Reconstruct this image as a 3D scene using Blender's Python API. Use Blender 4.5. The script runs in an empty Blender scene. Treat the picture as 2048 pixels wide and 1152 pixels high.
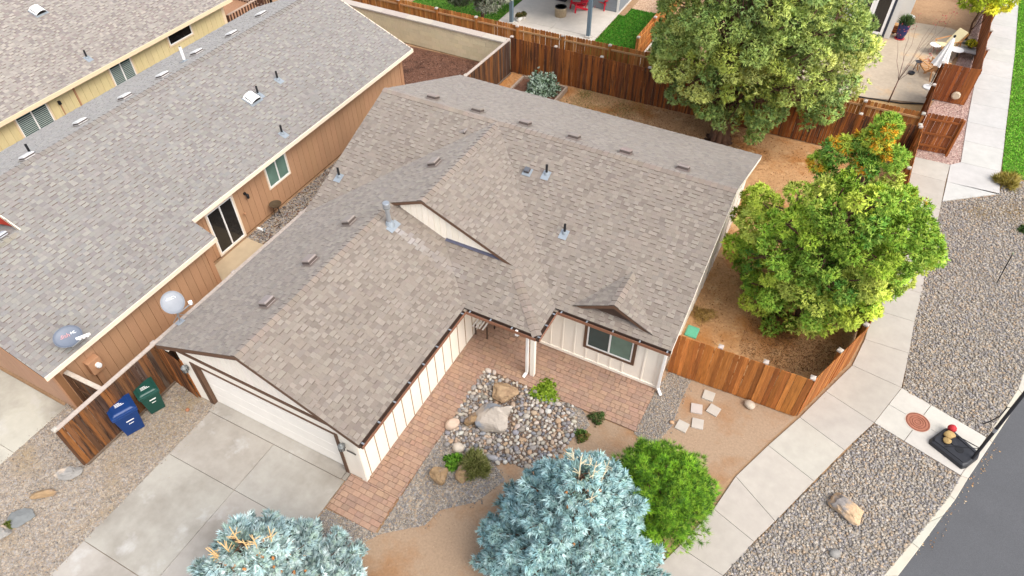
import bpy, bmesh, math, random
import numpy as np
from mathutils import Vector, Matrix
random.seed(7); rng = np.random.default_rng(7)
S = bpy.context.scene; COL = S.collection
# ---------------------------------------------------------------- camera, sky, sun, exposure
CH = 17.7
FPX = 1393.257
yaw, pitch, roll = (math.radians(v) for v in (-27.6744, 45.9048, -0.2740))
_f = Vector((math.sin(yaw)*math.cos(pitch), math.cos(yaw)*math.cos(pitch), -math.sin(pitch)))
_r = Vector((math.cos(yaw), -math.sin(yaw), 0)); _u = _r.cross(_f)
CR = _r*math.cos(roll)+_u*math.sin(roll); CU = -_r*math.sin(roll)+_u*math.cos(roll); CB = -_f
cam_d = bpy.data.cameras.new('camera'); cam = bpy.data.objects.new('camera', cam_d); COL.objects.link(cam)
cam.matrix_world = Matrix(((CR.x, CU.x, CB.x, 0), (CR.y, CU.y, CB.y, 0), (CR.z, CU.z, CB.z, CH), (0, 0, 0, 1)))
cam_d.sensor_width = 36; cam_d.lens = FPX/2048*36; cam_d.clip_end = 2000; cam_d.clip_start = .1
S.camera = cam
W = bpy.data.worlds.new('World'); S.world = W; W.use_nodes = True
SUN_EL, SUN_AZ = 52, 108            # degrees; azimuth clockwise from +Y
_n = W.node_tree.nodes; sky = _n.new('ShaderNodeTexSky'); sky.sky_type = 'NISHITA'; sky.sun_disc = False
sky.sun_elevation = math.radians(SUN_EL); sky.sun_rotation = math.radians(SUN_AZ)
sky.dust_density = 3.0; sky.air_density = 1.0; sky.ozone_density = 1.0
_h = _n.new('ShaderNodeHueSaturation'); _h.inputs['Saturation'].default_value = .45; W.node_tree.links.new(sky.outputs[0], _h.inputs['Color']); W.node_tree.links.new(_h.outputs[0], _n['Background'].inputs[0]); _n['Background'].inputs[1].default_value = .15
sd = bpy.data.lights.new('sun', 'SUN'); sun = bpy.data.objects.new('sun', sd); COL.objects.link(sun)
sd.energy = .7; sd.angle = math.radians(38); sd.color = (1, .95, .87)
_d = Vector((math.sin(math.radians(SUN_AZ))*math.cos(math.radians(SUN_EL)), math.cos(math.radians(SUN_AZ))*math.cos(math.radians(SUN_EL)), math.sin(math.radians(SUN_EL))))
sun.rotation_euler = _d.to_track_quat('Z', 'Y').to_euler(); sun.location = (20, -20, 40)
S.view_settings.view_transform = 'Standard'; S.view_settings.look = 'None'
S.view_settings.exposure = 1.36; S.view_settings.gamma = 1.0; S.view_settings.use_curve_mapping = False
S.render.engine = 'CYCLES'; S.cycles.max_bounces = 8; S.cycles.diffuse_bounces = 5; S.cycles.transparent_max_bounces = 8

# ---------------------------------------------------------------- helpers
def ray(px, py): return CR*(px-1024) + CU*(576-py) - CB*FPX
def at(px, py, z=0.0):
    d = ray(px, py); t = (z-CH)/d.z; return Vector((d.x*t, d.y*t, z))
def onx(px, py, X):
    d = ray(px, py); t = X/d.x; return Vector((X, d.y*t, CH+d.z*t))
def ony(px, py, Y):
    d = ray(px, py); t = Y/d.y; return Vector((d.x*t, Y, CH+d.z*t))
def onpl(px, py, a, b, c):            # plane z = a + b x + c y
    d = ray(px, py); t = (a-CH)/(d.z-b*d.x-c*d.y); return Vector((d.x*t, d.y*t, CH+d.z*t))
def srgb(r, g, b):
    f = lambda c: (c/255/12.92) if c/255 <= .04045 else ((c/255+.055)/1.055)**2.4
    return (f(r), f(g), f(b))
ALB = .74
def pc(r, g, b, k=ALB):               # photo colour -> plausible albedo
    c = srgb(r, g, b); return (c[0]*k, c[1]*k, c[2]*k)
def vary(c, a=.12, h=.03):
    k = 1+random.uniform(-a, a); return tuple(max(0, v*k*(1+random.uniform(-h, h))) for v in c)
def c4(c): return (c[0], c[1], c[2], 1)

MATS = {}
def mat(name, col=(.5, .5, .5), rough=.85, src=None, var=.12, scale=12, var2=.0, scale2=.6, bump=0, bscale=60, stretch=(1, 1, 1),
        metal=0, spec=.25, mixcol=None, mixscale=2, mixlo=.5, mixhi=.65, mix2=None, mix2scale=1, mix2lo=.5, mix2hi=.65, trans=0, coat=0, vor=None, sheen=0):
    key = name
    if key in MATS: return MATS[key]
    m = bpy.data.materials.new(name); m.use_nodes = True; MATS[key] = m
    N = m.node_tree.nodes; L = m.node_tree.links; bs = N['Principled BSDF']
    geo = N.new('ShaderNodeNewGeometry'); mp = N.new('ShaderNodeMapping'); mp.inputs['Scale'].default_value = stretch
    L.new(geo.outputs['Position'], mp.inputs['Vector'])
    def noise(sc, det=4):
        n = N.new('ShaderNodeTexNoise'); n.inputs['Scale'].default_value = sc; n.inputs['Detail'].default_value = det
        n.inputs['Roughness'].default_value = .6; L.new(mp.outputs[0], n.inputs['Vector']); return n.outputs['Fac']
    def rng_(sock, a, b, lo=.25, hi=.75):
        r = N.new('ShaderNodeMapRange'); r.inputs[1].default_value = lo; r.inputs[2].default_value = hi
        r.inputs[3].default_value = a; r.inputs[4].default_value = b; L.new(sock, r.inputs[0]); return r.outputs[0]
    if src == 'obj':
        o = N.new('ShaderNodeObjectInfo'); c = o.outputs['Color']
    elif src == 'att':
        o = N.new('ShaderNodeAttribute'); o.attribute_name = 'col'; c = o.outputs['Color']
    else:
        o = N.new('ShaderNodeRGB'); o.outputs[0].default_value = c4(col); c = o.outputs[0]
    def mix(c, colr, sc, lo, hi):
        mx = N.new('ShaderNodeMix'); mx.data_type = 'RGBA'; L.new(rng_(noise(sc, 5), 0, 1, lo, hi), mx.inputs[0])
        L.new(c, mx.inputs[6]); mx.inputs[7].default_value = c4(colr); return mx.outputs[2]
    if vor:
        v = N.new('ShaderNodeTexVoronoi'); v.inputs['Scale'].default_value = vor[0]; L.new(mp.outputs[0], v.inputs['Vector'])
        rp = N.new('ShaderNodeValToRGB'); e = rp.color_ramp; e.interpolation = 'CONSTANT'
        while len(e.elements) > 1: e.elements.remove(e.elements[-1])
        e.elements[0].color = c4(vor[1][0])
        for i, q in enumerate(vor[1][1:]):
            x = e.elements.new((i+1)/len(vor[1])); x.color = c4(q)
        sp = N.new('ShaderNodeSeparateColor'); L.new(v.outputs['Color'], sp.inputs[0]); L.new(sp.outputs[0], rp.inputs[0]); c = rp.outputs[0]
    if mixcol: c = mix(c, mixcol, mixscale, mixlo, mixhi)
    if mix2: c = mix(c, mix2, mix2scale, mix2lo, mix2hi)
    for vv, sc in ((var, scale), (var2, scale2)):
        if vv:
            s = N.new('ShaderNodeVectorMath'); s.operation = 'SCALE'; L.new(c, s.inputs[0]); L.new(rng_(noise(sc), 1-vv, 1+vv), s.inputs['Scale']); c = s.outputs[0]
    L.new(c, bs.inputs['Base Color'])
    bs.inputs['Roughness'].default_value = rough; bs.inputs['Metallic'].default_value = metal
    bs.inputs['Specular IOR Level'].default_value = spec
    if sheen: bs.inputs['Sheen Weight'].default_value = sheen; bs.inputs['Sheen Roughness'].default_value = .45
    if coat: bs.inputs['Coat Weight'].default_value = coat
    if bump:
        b = N.new('ShaderNodeBump'); b.inputs['Strength'].default_value = bump; b.inputs['Distance'].default_value = .02
        L.new(noise(bscale, 3), b.inputs['Height']); L.new(b.outputs[0], bs.inputs['Normal'])
    if trans:
        t = N.new('ShaderNodeBsdfTranslucent'); ms = N.new('ShaderNodeMixShader'); ms.inputs[0].default_value = trans
        L.new(c, t.inputs[0]); L.new(bs.outputs[0], ms.inputs[1]); L.new(t.outputs[0], ms.inputs[2])
        L.new(ms.outputs[0], N['Material Output'].inputs[0])
    return m
def glass_mat(name, col, rough=.08):
    m = mat(name, col, rough=rough, var=.25, scale=1.3, spec=.6); return m

def loc_of(o):
    v = Vector((0, 0, 0))
    while o is not None:
        v += o.location; o = o.parent
    return v
class MB:
    """collects world-space faces, build() links them as one mesh object"""
    def __init__(s): s.v = []; s.f = []; s.c = []
    def poly(s, pts, col=None):
        i = len(s.v); s.v += [tuple(p) for p in pts]; s.f.append(tuple(range(i, i+len(pts)))); s.c.append(col or (1, 1, 1)); return s
    def hexa(s, b, t, col=None):      # bottom ring, top ring (both counter-clockwise from above)
        n = len(b); i = len(s.v); s.v += [tuple(p) for p in b]+[tuple(p) for p in t]
        fs = [tuple(range(i+n-1, i-1, -1)), tuple(range(i+n, i+2*n))]+[(i+k, i+(k+1) % n, i+n+(k+1) % n, i+n+k) for k in range(n)]
        s.f += fs; s.c += [col or (1, 1, 1)]*len(fs); return s
    def box(s, x0, y0, z0, x1, y1, z1, col=None):
        return s.hexa([(x0, y0, z0), (x1, y0, z0), (x1, y1, z0), (x0, y1, z0)], [(x0, y0, z1), (x1, y0, z1), (x1, y1, z1), (x0, y1, z1)], col)
    def obox(s, c, X, Y, Z, hx, hy, hz, col=None):   # oriented box: centre, axes, half sizes
        c = Vector(c); X = Vector(X)*hx; Y = Vector(Y)*hy; Z = Vector(Z)*hz
        return s.hexa([c-X-Y-Z, c+X-Y-Z, c+X+Y-Z, c-X+Y-Z], [c-X-Y+Z, c+X-Y+Z, c+X+Y+Z, c-X+Y+Z], col)
    def bar(s, a, b, w, h=None, col=None, up=(0, 0, 1)):
        a = Vector(a); b = Vector(b); Z = (b-a).normalized(); u = Vector(up)
        if abs(Z.dot(u)) > .95: u = Vector((1, 0, 0)) if abs(Z.x) < .9 else Vector((0, 1, 0))
        X = u.cross(Z).normalized(); Y = Z.cross(X); return s.obox((a+b)/2, X, Y, Z, w/2, (h or w)/2, (b-a).length/2, col)
    def tube(s, pts, rad, n=8, col=None, cap=True):
        pts = [Vector(p) for p in pts]; R = rad if isinstance(rad, (list, tuple)) else [rad]*len(pts); i0 = len(s.v)
        for k, p in enumerate(pts):
            d = (pts[min(k+1, len(pts)-1)]-pts[max(k-1, 0)]).normalized()
            u = Vector((0, 0, 1)) if abs(d.z) < .9 else Vector((1, 0, 0)); X = u.cross(d).normalized(); Y = d.cross(X)
            for j in range(n):
                a = 2*math.pi*j/n; s.v.append(tuple(p+X*(R[k]*math.cos(a))+Y*(R[k]*math.sin(a))))
        nf = 0
        for k in range(len(pts)-1):
            for j in range(n):
                a = i0+k*n+j; b = i0+k*n+(j+1) % n; s.f.append((a, b, b+n, a+n)); nf += 1
        if cap:
            s.f.append(tuple(range(i0+n-1, i0-1, -1))); s.f.append(tuple(range(len(s.v)-n, len(s.v)))); nf += 2
        s.c += [col or (1, 1, 1)]*nf; return s
    def lathe(s, c, prof, n=20, col=None, axis=(0, 0, 1)):   # prof: (radius, height)
        Z = Vector(axis).normalized(); u = Vector((1, 0, 0)) if abs(Z.x) < .9 else Vector((0, 1, 0)); X = u.cross(Z).normalized(); Y = Z.cross(X); c = Vector(c); i0 = len(s.v)
        for r, h in prof:
            for j in range(n):
                a = 2*math.pi*j/n; s.v.append(tuple(c+X*(r*math.cos(a))+Y*(r*math.sin(a))+Z*h))
        nf = 0
        for k in range(len(prof)-1):
            for j in range(n):
                a = i0+k*n+j; b = i0+k*n+(j+1) % n; s.f.append((a, b, b+n, a+n)); nf += 1
        s.f.append(tuple(range(i0+n-1, i0-1, -1))); s.f.append(tuple(range(len(s.v)-n, len(s.v)))); nf += 2
        s.c += [col or (1, 1, 1)]*nf; return s
    def build(s, name, m, parent=None, smooth=False, bevel=0, org=None, kind=None, colors=False):
        o0 = loc_of(parent) if parent else Vector(org or (0, 0, 0))
        me = bpy.data.meshes.new(name); me.from_pydata([(x-o0.x, y-o0.y, z-o0.z) for x, y, z in s.v], [], s.f); me.materials.append(m)
        if colors:
            a = me.attributes.new('col', 'FLOAT_COLOR', 'FACE'); a.data.foreach_set('color', np.array([c4(c) for c in s.c], dtype=np.float32).ravel())
        if smooth: me.polygons.foreach_set('use_smooth', [True]*len(me.polygons))
        o = bpy.data.objects.new(name, me); COL.objects.link(o)
        if parent: o.parent = parent
        else: o.location = o0
        if bevel:
            b = o.modifiers.new('bevel', 'BEVEL'); b.width = bevel; b.segments = 2; b.limit_method = 'ANGLE'
        if kind: o['kind'] = kind
        return o
def thing(name, label, cat, loc, group=None):
    o = bpy.data.objects.new(name, None); COL.objects.link(o); o.location = loc; o.empty_display_size = .2
    return tag(o, label, cat, group)
def tag(o, label, cat, group=None, kind=None):
    o['label'] = label; o['category'] = cat
    if group: o['group'] = group
    if kind: o['kind'] = kind
    return o
def inst(name, me, parent, mw, col=None, label=None):   # one more object on shared mesh data; mw = world matrix
    o = bpy.data.objects.new(name, me); COL.objects.link(o); o.parent = parent
    mw = mw.copy(); mw.translation -= loc_of(parent); o.matrix_basis = mw
    if col: o.color = c4(col)
    if label: o['label'] = label
    return o
def fast_mesh(name, V, F, m, cols=None, parent=None, org=(0, 0, 0), smooth=False, kind=None, per='POINT'):
    """numpy vertices (n,3) and faces (m,k), optional colours"""
    o0 = loc_of(parent) if parent else Vector(org)
    V = np.asarray(V, dtype=np.float32)-np.array(o0, dtype=np.float32); F = np.asarray(F, dtype=np.int32); k = F.shape[1]
    me = bpy.data.meshes.new(name); me.vertices.add(len(V)); me.vertices.foreach_set('co', V.ravel())
    me.loops.add(F.size); me.loops.foreach_set('vertex_index', F.ravel()); me.polygons.add(len(F))
    me.polygons.foreach_set('loop_start', np.arange(0, F.size, k, dtype=np.int32))
    if smooth: me.polygons.foreach_set('use_smooth', np.ones(len(F), dtype=bool))
    nrm = None
    if cols is not None and cols.shape[1] == 6: nrm = cols[:, 3:]; cols = np.clip(cols[:, :3], 0, .95)
    if cols is not None:
        C_ = np.ones((len(cols), 4), dtype=np.float32); C_[:, :3] = cols
        a = me.attributes.new('col', 'FLOAT_COLOR', per); a.data.foreach_set('color', C_.ravel())
    me.materials.append(m); me.update(); me.validate()
    if nrm is not None: me.polygons.foreach_set('use_smooth', np.ones(len(F), dtype=bool)); me.normals_split_custom_set_from_vertices(nrm.astype(np.float32))
    o = bpy.data.objects.new(name, me); COL.objects.link(o)
    if parent: o.parent = parent
    else: o.location = o0
    if kind: o['kind'] = kind
    return o
def clip_rect(poly, u0, u1, v0, v1):
    def cut(P, ax, lim, sgn):
        R = []
        for i in range(len(P)):
            a = P[i]; b = P[(i+1) % len(P)]; da = (a[ax]-lim)*sgn; db = (b[ax]-lim)*sgn
            if da >= 0: R.append(a)
            if (da >= 0) != (db >= 0):
                t = da/(da-db); R.append((a[0]+(b[0]-a[0])*t, a[1]+(b[1]-a[1])*t))
        return R
    for ax, lim, sg in ((0, u0, 1), (0, u1, -1), (1, v0, 1), (1, v1, -1)):
        poly = cut(poly, ax, lim, sg)
        if len(poly) < 3: return []
    return poly
def area(P): return abs(sum(P[i][0]*P[(i+1) % len(P)][1]-P[(i+1) % len(P)][0]*P[i][1] for i in range(len(P))))/2
def inside(P, pts):                      # vectorised point in polygon
    x, y = pts[:, 0], pts[:, 1]; r = np.zeros(len(pts), bool); n = len(P)
    for i in range(n):
        x0, y0 = P[i][:2]; x1, y1 = P[(i+1) % n][:2]
        c = ((y0 > y) != (y1 > y)) & (x < (x1-x0)*(y-y0)/((y1-y0) if y1 != y0 else 1e-9)+x0); r ^= c
    return r
def px_poly(L, z=0): return [tuple(at(x, y, z)) for x, y in L]
def rand_in(P, n):
    P2 = np.array([p[:2] for p in P]); lo = P2.min(0); hi = P2.max(0); out = np.zeros((0, 2))
    while len(out) < n:
        q = rng.uniform(lo, hi, (n*2+50, 2)); out = np.vstack([out, q[inside(P, q)]])
    return out[:n]
def sheet(name, P, z, m, kind='structure'):
    mb = MB(); P = [(p[0], p[1], z) for p in P]
    if sum(P[i][0]*P[(i+1) % len(P)][1]-P[(i+1) % len(P)][0]*P[i][1] for i in range(len(P))) < 0: P = P[::-1]
    mb.poly(P); return mb.build(name, m, kind=kind)
def ccw(P):
    return P if sum(P[i][0]*P[(i+1) % len(P)][1]-P[(i+1) % len(P)][0]*P[i][1] for i in range(len(P))) > 0 else P[::-1]
def ico(sub):
    bm = bmesh.new(); bmesh.ops.create_icosphere(bm, subdivisions=sub, radius=1)
    V = np.array([v.co[:] for v in bm.verts]); F = np.array([[v.index for v in f.verts] for f in bm.faces]); bm.free(); return V, F
OCT = (np.array([(1, 0, 0), (0, 1, 0), (-1, 0, 0), (0, -1, 0), (0, 0, 1), (0, 0, -1)], float)*1.12, np.array([(0, 1, 4), (1, 2, 4), (2, 3, 4), (3, 0, 4), (1, 0, 5), (2, 1, 5), (3, 2, 5), (0, 3, 5)])); ICO1 = ico(1); ICO2 = ico(2); ICO3 = ico(3); ICO4 = ico(4)
def rand_rot(n):
    q = rng.normal(size=(n, 4)); q /= np.linalg.norm(q, axis=1)[:, None]; w, x, y, z = q.T
    return np.stack([np.stack([1-2*(y*y+z*z), 2*(x*y-z*w), 2*(x*z+y*w)], 1), np.stack([2*(x*y+z*w), 1-2*(x*x+z*z), 2*(y*z-x*w)], 1), np.stack([2*(x*z-y*w), 2*(y*z+x*w), 1-2*(x*x+y*y)], 1)], 1)
def zrot(n):
    a = rng.uniform(0, 2*np.pi, n); c, s = np.cos(a), np.sin(a); o = np.zeros(n)
    return np.stack([np.stack([c, -s, o], 1), np.stack([s, c, o], 1), np.stack([o, o, o+1], 1)], 1)
def pal(P, n, jit=.12):
    P = np.array(P); c = P[rng.integers(0, len(P), n)]; return np.clip(c*(1+rng.uniform(-jit, jit, (n, 1))), 0, 1)
def scatter_stones(name, poly, n, smin, smax, palette, m, z=0.0, flat=.55, parent=None, kind='stuff', base=None, pts=None, feather=0):
    p = rand_in(poly, n) if pts is None else pts; n = len(p)
    if feather: p = p+rng.normal(size=p.shape)*feather*(rng.random((n, 1)) < .3)
    V, F = base or OCT
    s = smin+(smax-smin)*rng.random(n)**1.5; sc = np.stack([s*rng.uniform(.8, 1.25, n), s*rng.uniform(.65, 1, n), s*flat*rng.uniform(.7, 1.2, n)], 1)/2
    R = zrot(n); jig = V[None]*(1+rng.uniform(-.16, .16, (n, len(V), 1)))
    P = np.einsum('nij,nvj->nvi', R, jig*sc[:, None, :]); P[:, :, :2] += p[:, None, :2]; P[:, :, 2] += z+(sc[:, 2]*.45)[:, None]
    Fa = (F[None]+(np.arange(n)*len(V))[:, None, None]).reshape(-1, 3)
    return fast_mesh(name, P.reshape(-1, 3), Fa, m, np.repeat(pal(palette, n), len(V), 0), parent=parent, kind=kind, smooth=True)
def tufts(C, D, size, nb, cols, spread=.7, width=.18, jit=.1):
    """leafy sprays: diamonds from C along D. returns V, F, colours"""
    C = np.asarray(C); D = np.asarray(D); n = len(C); size = np.broadcast_to(np.asarray(size, float), (n,))
    d = D[:, None, :]+rng.normal(size=(n, nb, 3))*spread; d /= np.linalg.norm(d, axis=2, keepdims=True)+1e-9
    r = rng.normal(size=(n, nb, 3)); w = np.cross(d, r); w /= np.linalg.norm(w, axis=2, keepdims=True)+1e-9
    fn = -np.cross(d, w); up_ = D[:, None, :]+np.array([0, 0, .7]); sg = np.sign((fn*up_).sum(2, keepdims=True))+1e-9; w = w*sg; fn = fn*sg; NN = unit(fn*.55+unit(up_)*.9)
    L = size[:, None, None]*rng.uniform(.6, 1.15, (n, nb, 1)); w = w*L*width; b = np.broadcast_to(C[:, None, :], d.shape)
    V = np.stack([b-w*.7, b+d*L*.35+w*1.3, b+d*L], 2).reshape(-1, 3)
    F = np.arange(n*nb*3).reshape(-1, 3); cc = np.repeat(cols, nb, 0)*(1+rng.uniform(-jit, jit, (n*nb, 1)))
    return V, F, np.hstack([np.repeat(cc, 3, 0), np.repeat(NN.reshape(-1, 3), 3, 0)])
def merge(parts):
    Vs, Fs, Cs = [], [], []; o = 0
    for V, F, C_ in parts: Vs.append(V); Fs.append(F+o); Cs.append(C_); o += len(V)
    return np.vstack(Vs), np.vstack(Fs), np.vstack(Cs)
def unit(a): a = np.asarray(a, float); return a/(np.linalg.norm(a, axis=-1, keepdims=True)+1e-9)
def sph(n):
    return unit(rng.normal(size=(n, 3)))
# ---------------------------------------------------------------- materials
m_soil = mat('soil', pc(176, 142, 108), rough=.95, var=.16, scale=9, var2=.12, scale2=.5, bump=.5, bscale=35, mixcol=pc(150, 112, 80), mixscale=1.1, mixlo=.52, mixhi=.75)
m_yard = mat('yard_soil', pc(192, 148, 104, .8), rough=.95, var=.22, scale=11, var2=.12, scale2=.7, bump=.6, bscale=30, mixcol=pc(186, 128, 74), mixscale=.45, mixlo=.48, mixhi=.62, mix2=pc(220, 182, 134), mix2scale=1.7, mix2lo=.55, mix2hi=.75)
m_bark = mat('bark_soil', pc(120, 84, 66), rough=.95, var=.4, scale=22, bump=.8, bscale=40, mixcol=pc(82, 56, 44), mixscale=1.2, mixlo=.5, mixhi=.7)
m_front = mat('front_soil', pc(172, 146, 120), rough=.95, var=.13, scale=16, bump=.5, bscale=40, mixcol=pc(166, 128, 94), mixscale=.7, mixlo=.5, mixhi=.66)
m_conc = mat('concrete', src='obj', rough=.85, var=.07, scale=3, var2=.07, scale2=.9, bump=.15, bscale=90)
m_conc_d = mat('drive_concrete', src='obj', rough=.85, var=.06, scale=5, bump=.15, bscale=90, mixcol=pc(138, 129, 117), mixscale=.5, mixlo=.42, mixhi=.78, mix2=pc(206, 202, 196), mix2scale=1.1, mix2lo=.58, mix2hi=.8)
m_asph = mat('asphalt', pc(112, 112, 114, .56), rough=.9, var=.28, scale=70, var2=.08, scale2=.7, bump=.5, bscale=120)
m_shin_o = mat('shingle', src='obj', sheen=.2, rough=.95, var=.12, scale=55, bump=.4, bscale=120)
m_shin_a = mat('shingle_field', src='att', sheen=.2, rough=.95, var=.12, scale=55, bump=.4, bscale=120, var2=.05, scale2=.5)
m_deck = mat('roof_deck', pc(96, 86, 80), rough=.95)
m_cream = mat('cream_paint', pc(250, 241, 226, .87), rough=.6, var=.035, scale=2, bump=.06, bscale=40)
m_white = mat('white_paint', pc(246, 243, 238, .85), rough=.5, var=.03, scale=4)
m_brown = mat('brown_trim', pc(112, 84, 66), rough=.6, var=.1, scale=6)
m_dkbrown = mat('gutter_brown', pc(82, 64, 54), rough=.45, var=.15, scale=9)
m_pave_o = mat('paver', src='obj', rough=.9, var=.12, scale=14, var2=.05, scale2=.8, bump=.3, bscale=60)
m_pave_a = mat('paver_field', src='att', rough=.9, var=.12, scale=14, var2=.05, scale2=.8, bump=.3, bscale=60)
m_wood_o = mat('fence_wood', src='obj', rough=.75, var=.34, scale=2.2, stretch=(22, 22, 1.3), var2=.25, scale2=.5, bump=.3, bscale=3)
m_wood_h = mat('rail_wood', src='obj', rough=.8, var=.2, scale=14, bump=.2, bscale=30)
m_wood_old = mat('stained_wood', src='obj', rough=.8, var=.3, scale=1.6, stretch=(22, 22, 1.3), mixcol=pc(62, 44, 34), mixscale=.42, mixlo=.47, mixhi=.63, bump=.3, bscale=3)
m_plank_o = mat('siding', src='obj', rough=.8, var=.07, scale=30, stretch=(1, 1, .15), var2=.05, scale2=.5, bump=.25, bscale=50)
m_door = mat('door_paint', pc(250, 243, 232, .88), rough=.55, var=.04, scale=3, bump=.05, bscale=60)
m_seam_shade = mat('panel_seam_shade', pc(176, 142, 108), rough=.8)  # brown tone stands in for the shadow in the panel seams
m_stone_o = mat('river_stone', src='obj', rough=.75, var=.18, scale=22, bump=.2, bscale=60)
m_stone_a = mat('pebbles', src='att', rough=.8, var=.12, scale=40)
m_leaf = mat('foliage', src='att', rough=.7, var=.0, trans=.1, spec=.15)
m_needle = mat('needles', src='att', rough=.65, var=.0, trans=.08, spec=.2)
m_barkw = mat('tree_bark', pc(112, 84, 66), rough=.95, var=.35, scale=3, stretch=(12, 12, 1.5), bump=.8, bscale=5)
m_galv = mat('galvanised_metal', pc(184, 188, 192), rough=.35, metal=.6, var=.1, scale=6, spec=.5)
m_butt = mat('shingle_butt', pc(114, 100, 91), rough=.95, var=.2, scale=50)  # shadow line under thick tabs, painted as a dark printed band
m_black = mat('black_plastic', pc(44, 44, 48), rough=.45, var=.12, scale=6, spec=.4)
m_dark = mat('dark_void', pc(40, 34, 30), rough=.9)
m_pipe = mat('pipe_black', pc(40, 40, 42), rough=.6)
m_flash = mat('flashing_metal', pc(164, 172, 178), rough=.45, metal=.3, var=.1, scale=20)
m_glass_d = glass_mat('window_glass', pc(58, 82, 82))
m_glass_l = glass_mat('screened_glass', pc(112, 140, 126), .2)
m_glass_b = glass_mat('dark_glass', pc(38, 36, 34), .12)
m_white_o = mat('painted', src='obj', rough=.5, var=.05, scale=8, spec=.4)

# ---------------------------------------------------------------- ground sheets
sheet('ground', [(-300, -300), (300, -300), (300, 400), (-300, 400)], -.03, m_soil)
sheet('back_yard_ground', [(-15.4, 13), (-2, 13), (-1.8, 14.35), (2.0, 14.35), (3.05, 17.1), (3.4, 26.2), (3.55, 29.25), (-15, 28.7)], -.016, m_yard)
sheet('bark_yard', [(-29.0, 22), (-15.2, 20), (-15.0, 28.9), (-29.0, 28.4)], -.014, m_bark)
front_poly = px_poly([(1330, 735), (1590, 835), (1440, 975), (1290, 1110), (1200, 1300), (700, 1400), (560, 1250), (620, 1062), (755, 1066), (968, 742), (1270, 864), (1312, 776)])
sheet('front_yard_soil', front_poly, -.012, m_front)
gpal = [pc(*c) for c in ((150, 142, 132), (178, 167, 152), (188, 174, 154), (120, 116, 114), (196, 187, 174), (160, 143, 122), (134, 130, 134), (188, 160, 128), (146, 144, 146))]
gpal = [tuple(v*.65+w*.35 for v, w in zip(c, pc(166, 156, 144))) for c in gpal]
m_grav = mat('gravel_bed', rough=.9, var=.2, scale=8, vor=(16, gpal), bump=1.0, bscale=30, var2=.08, scale2=.6)
gpal2 = [pc(*c) for c in ((168, 152, 134), (188, 170, 146), (146, 132, 120), (206, 190, 168), (158, 146, 136), (184, 158, 128), (176, 170, 164))]
gpal2 = [tuple(v*.65+w*.35 for v, w in zip(c, pc(164, 154, 142))) for c in gpal2]
m_grav2 = mat('tan_gravel_bed', rough=.9, var=.2, scale=8, vor=(26, gpal2), bump=1.0, bscale=40, mixcol=pc(166, 144, 110), mixscale=.6, mixlo=.56, mixhi=.75)
gpal3 = [pc(*c) for c in ((196, 164, 150), (178, 142, 130), (214, 188, 172), (160, 130, 122))]
m_grav3 = mat('pink_gravel_bed', rough=.9, var=.15, scale=10, vor=(22, gpal3), bump=.8, bscale=40)
# right-hand pebble strips
stripA = px_poly([(1440, 1160), (1491, 1102), (1536, 1060), (1748, 848), (1921, 953), (1899, 991), (1856, 1046), (1766, 1152), (1700, 1240), (1350, 1240)])
stripB = px_poly([(1805, 778), (1818, 709), (1829, 646), (1851, 541), (1876, 446), (1884, 404), (1998, 391), (2009, 357), (2120, 375), (2140, 560), (2048, 742), (2036, 778), (1973, 873)])
sheet('pebble_strip', stripA, -.006, m_grav); sheet('pebble_strip', stripB, -.006, m_grav)
scatter_stones('strip_pebbles', stripA, 9500, .04, .105, gpal, m_stone_a, z=0, base=ICO1, flat=.7)
scatter_stones('strip_pebbles', stripB, 18500, .04, .10, gpal, m_stone_a, z=0, base=ICO1, flat=.7)
# gravel between the two driveways
gl = [(-17.8, 4.6, 0), (-17.8, 2.2, 0), (-17.75, -4, 0), (-13.6, -4, 0), (-13.6, 6.6, 0), (-13.72, 6.68, 0), (-15.5, 6.75, 0), (-17.3, 6.7, 0), (-17.2, 4.5, 0)]
sheet('gravel_verge', gl, -.005, m_grav2)
scatter_stones('verge_gravel', gl, 13000, .02, .065, gpal2+gpal[:4], m_stone_a)
# gravel round the pavers
gf1 = px_poly([(757, 1060), (965, 742), (900, 860), (900, 905), (960, 935), (1010, 990), (940, 1005), (850, 1045), (790, 1068)])
gf1 = px_poly([(650, 1017), (755, 1066), (965, 742), (1010, 770), (990, 930), (1010, 960), (955, 1003), (880, 1020), (850, 1050), (760, 1068), (690, 1105), (620, 1062)])
gf2 = px_poly([(1315, 776), (1340, 742), (1382, 762), (1362, 800), (1345, 850), (1300, 900), (1268, 866)])
gf3 = px_poly([(1125, 800), (1165, 818), (1180, 850), (1160, 870), (1140, 860)])
for P, n in ((gf1, 7000), (gf2, 3600), (gf3, 400)):
    sheet('gravel_bed', P, -.005, m_grav); scatter_stones('bed_gravel', P, n, .02, .06, gpal, m_stone_a, feather=.09)
# side yard between the houses and the pink gravel by the bin enclosure
gs = [(-18.2, 12.9), (-15.6, 12.9), (-15.4, 22), (-18.2, 22)]
sheet('side_yard_gravel', gs, -.005, m_grav); scatter_stones('side_gravel', gs, 4500, .03, .09, [pc(*c) for c in ((120, 104, 92), (150, 128, 106), (94, 84, 78), (172, 150, 120), (138, 96, 74), (112, 110, 112))], m_stone_a)
gp = px_poly([(1829, 314), (1900, 330), (1921, 326), (1943, 206), (1988, 0), (1975, 0), (1900, 150), (1850, 230)])
sheet('pink_gravel', gp, -.009, m_grav3); scatter_stones('fine_pink_gravel', gp, 4500, .02, .05, gpal3, m_stone_a)

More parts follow.
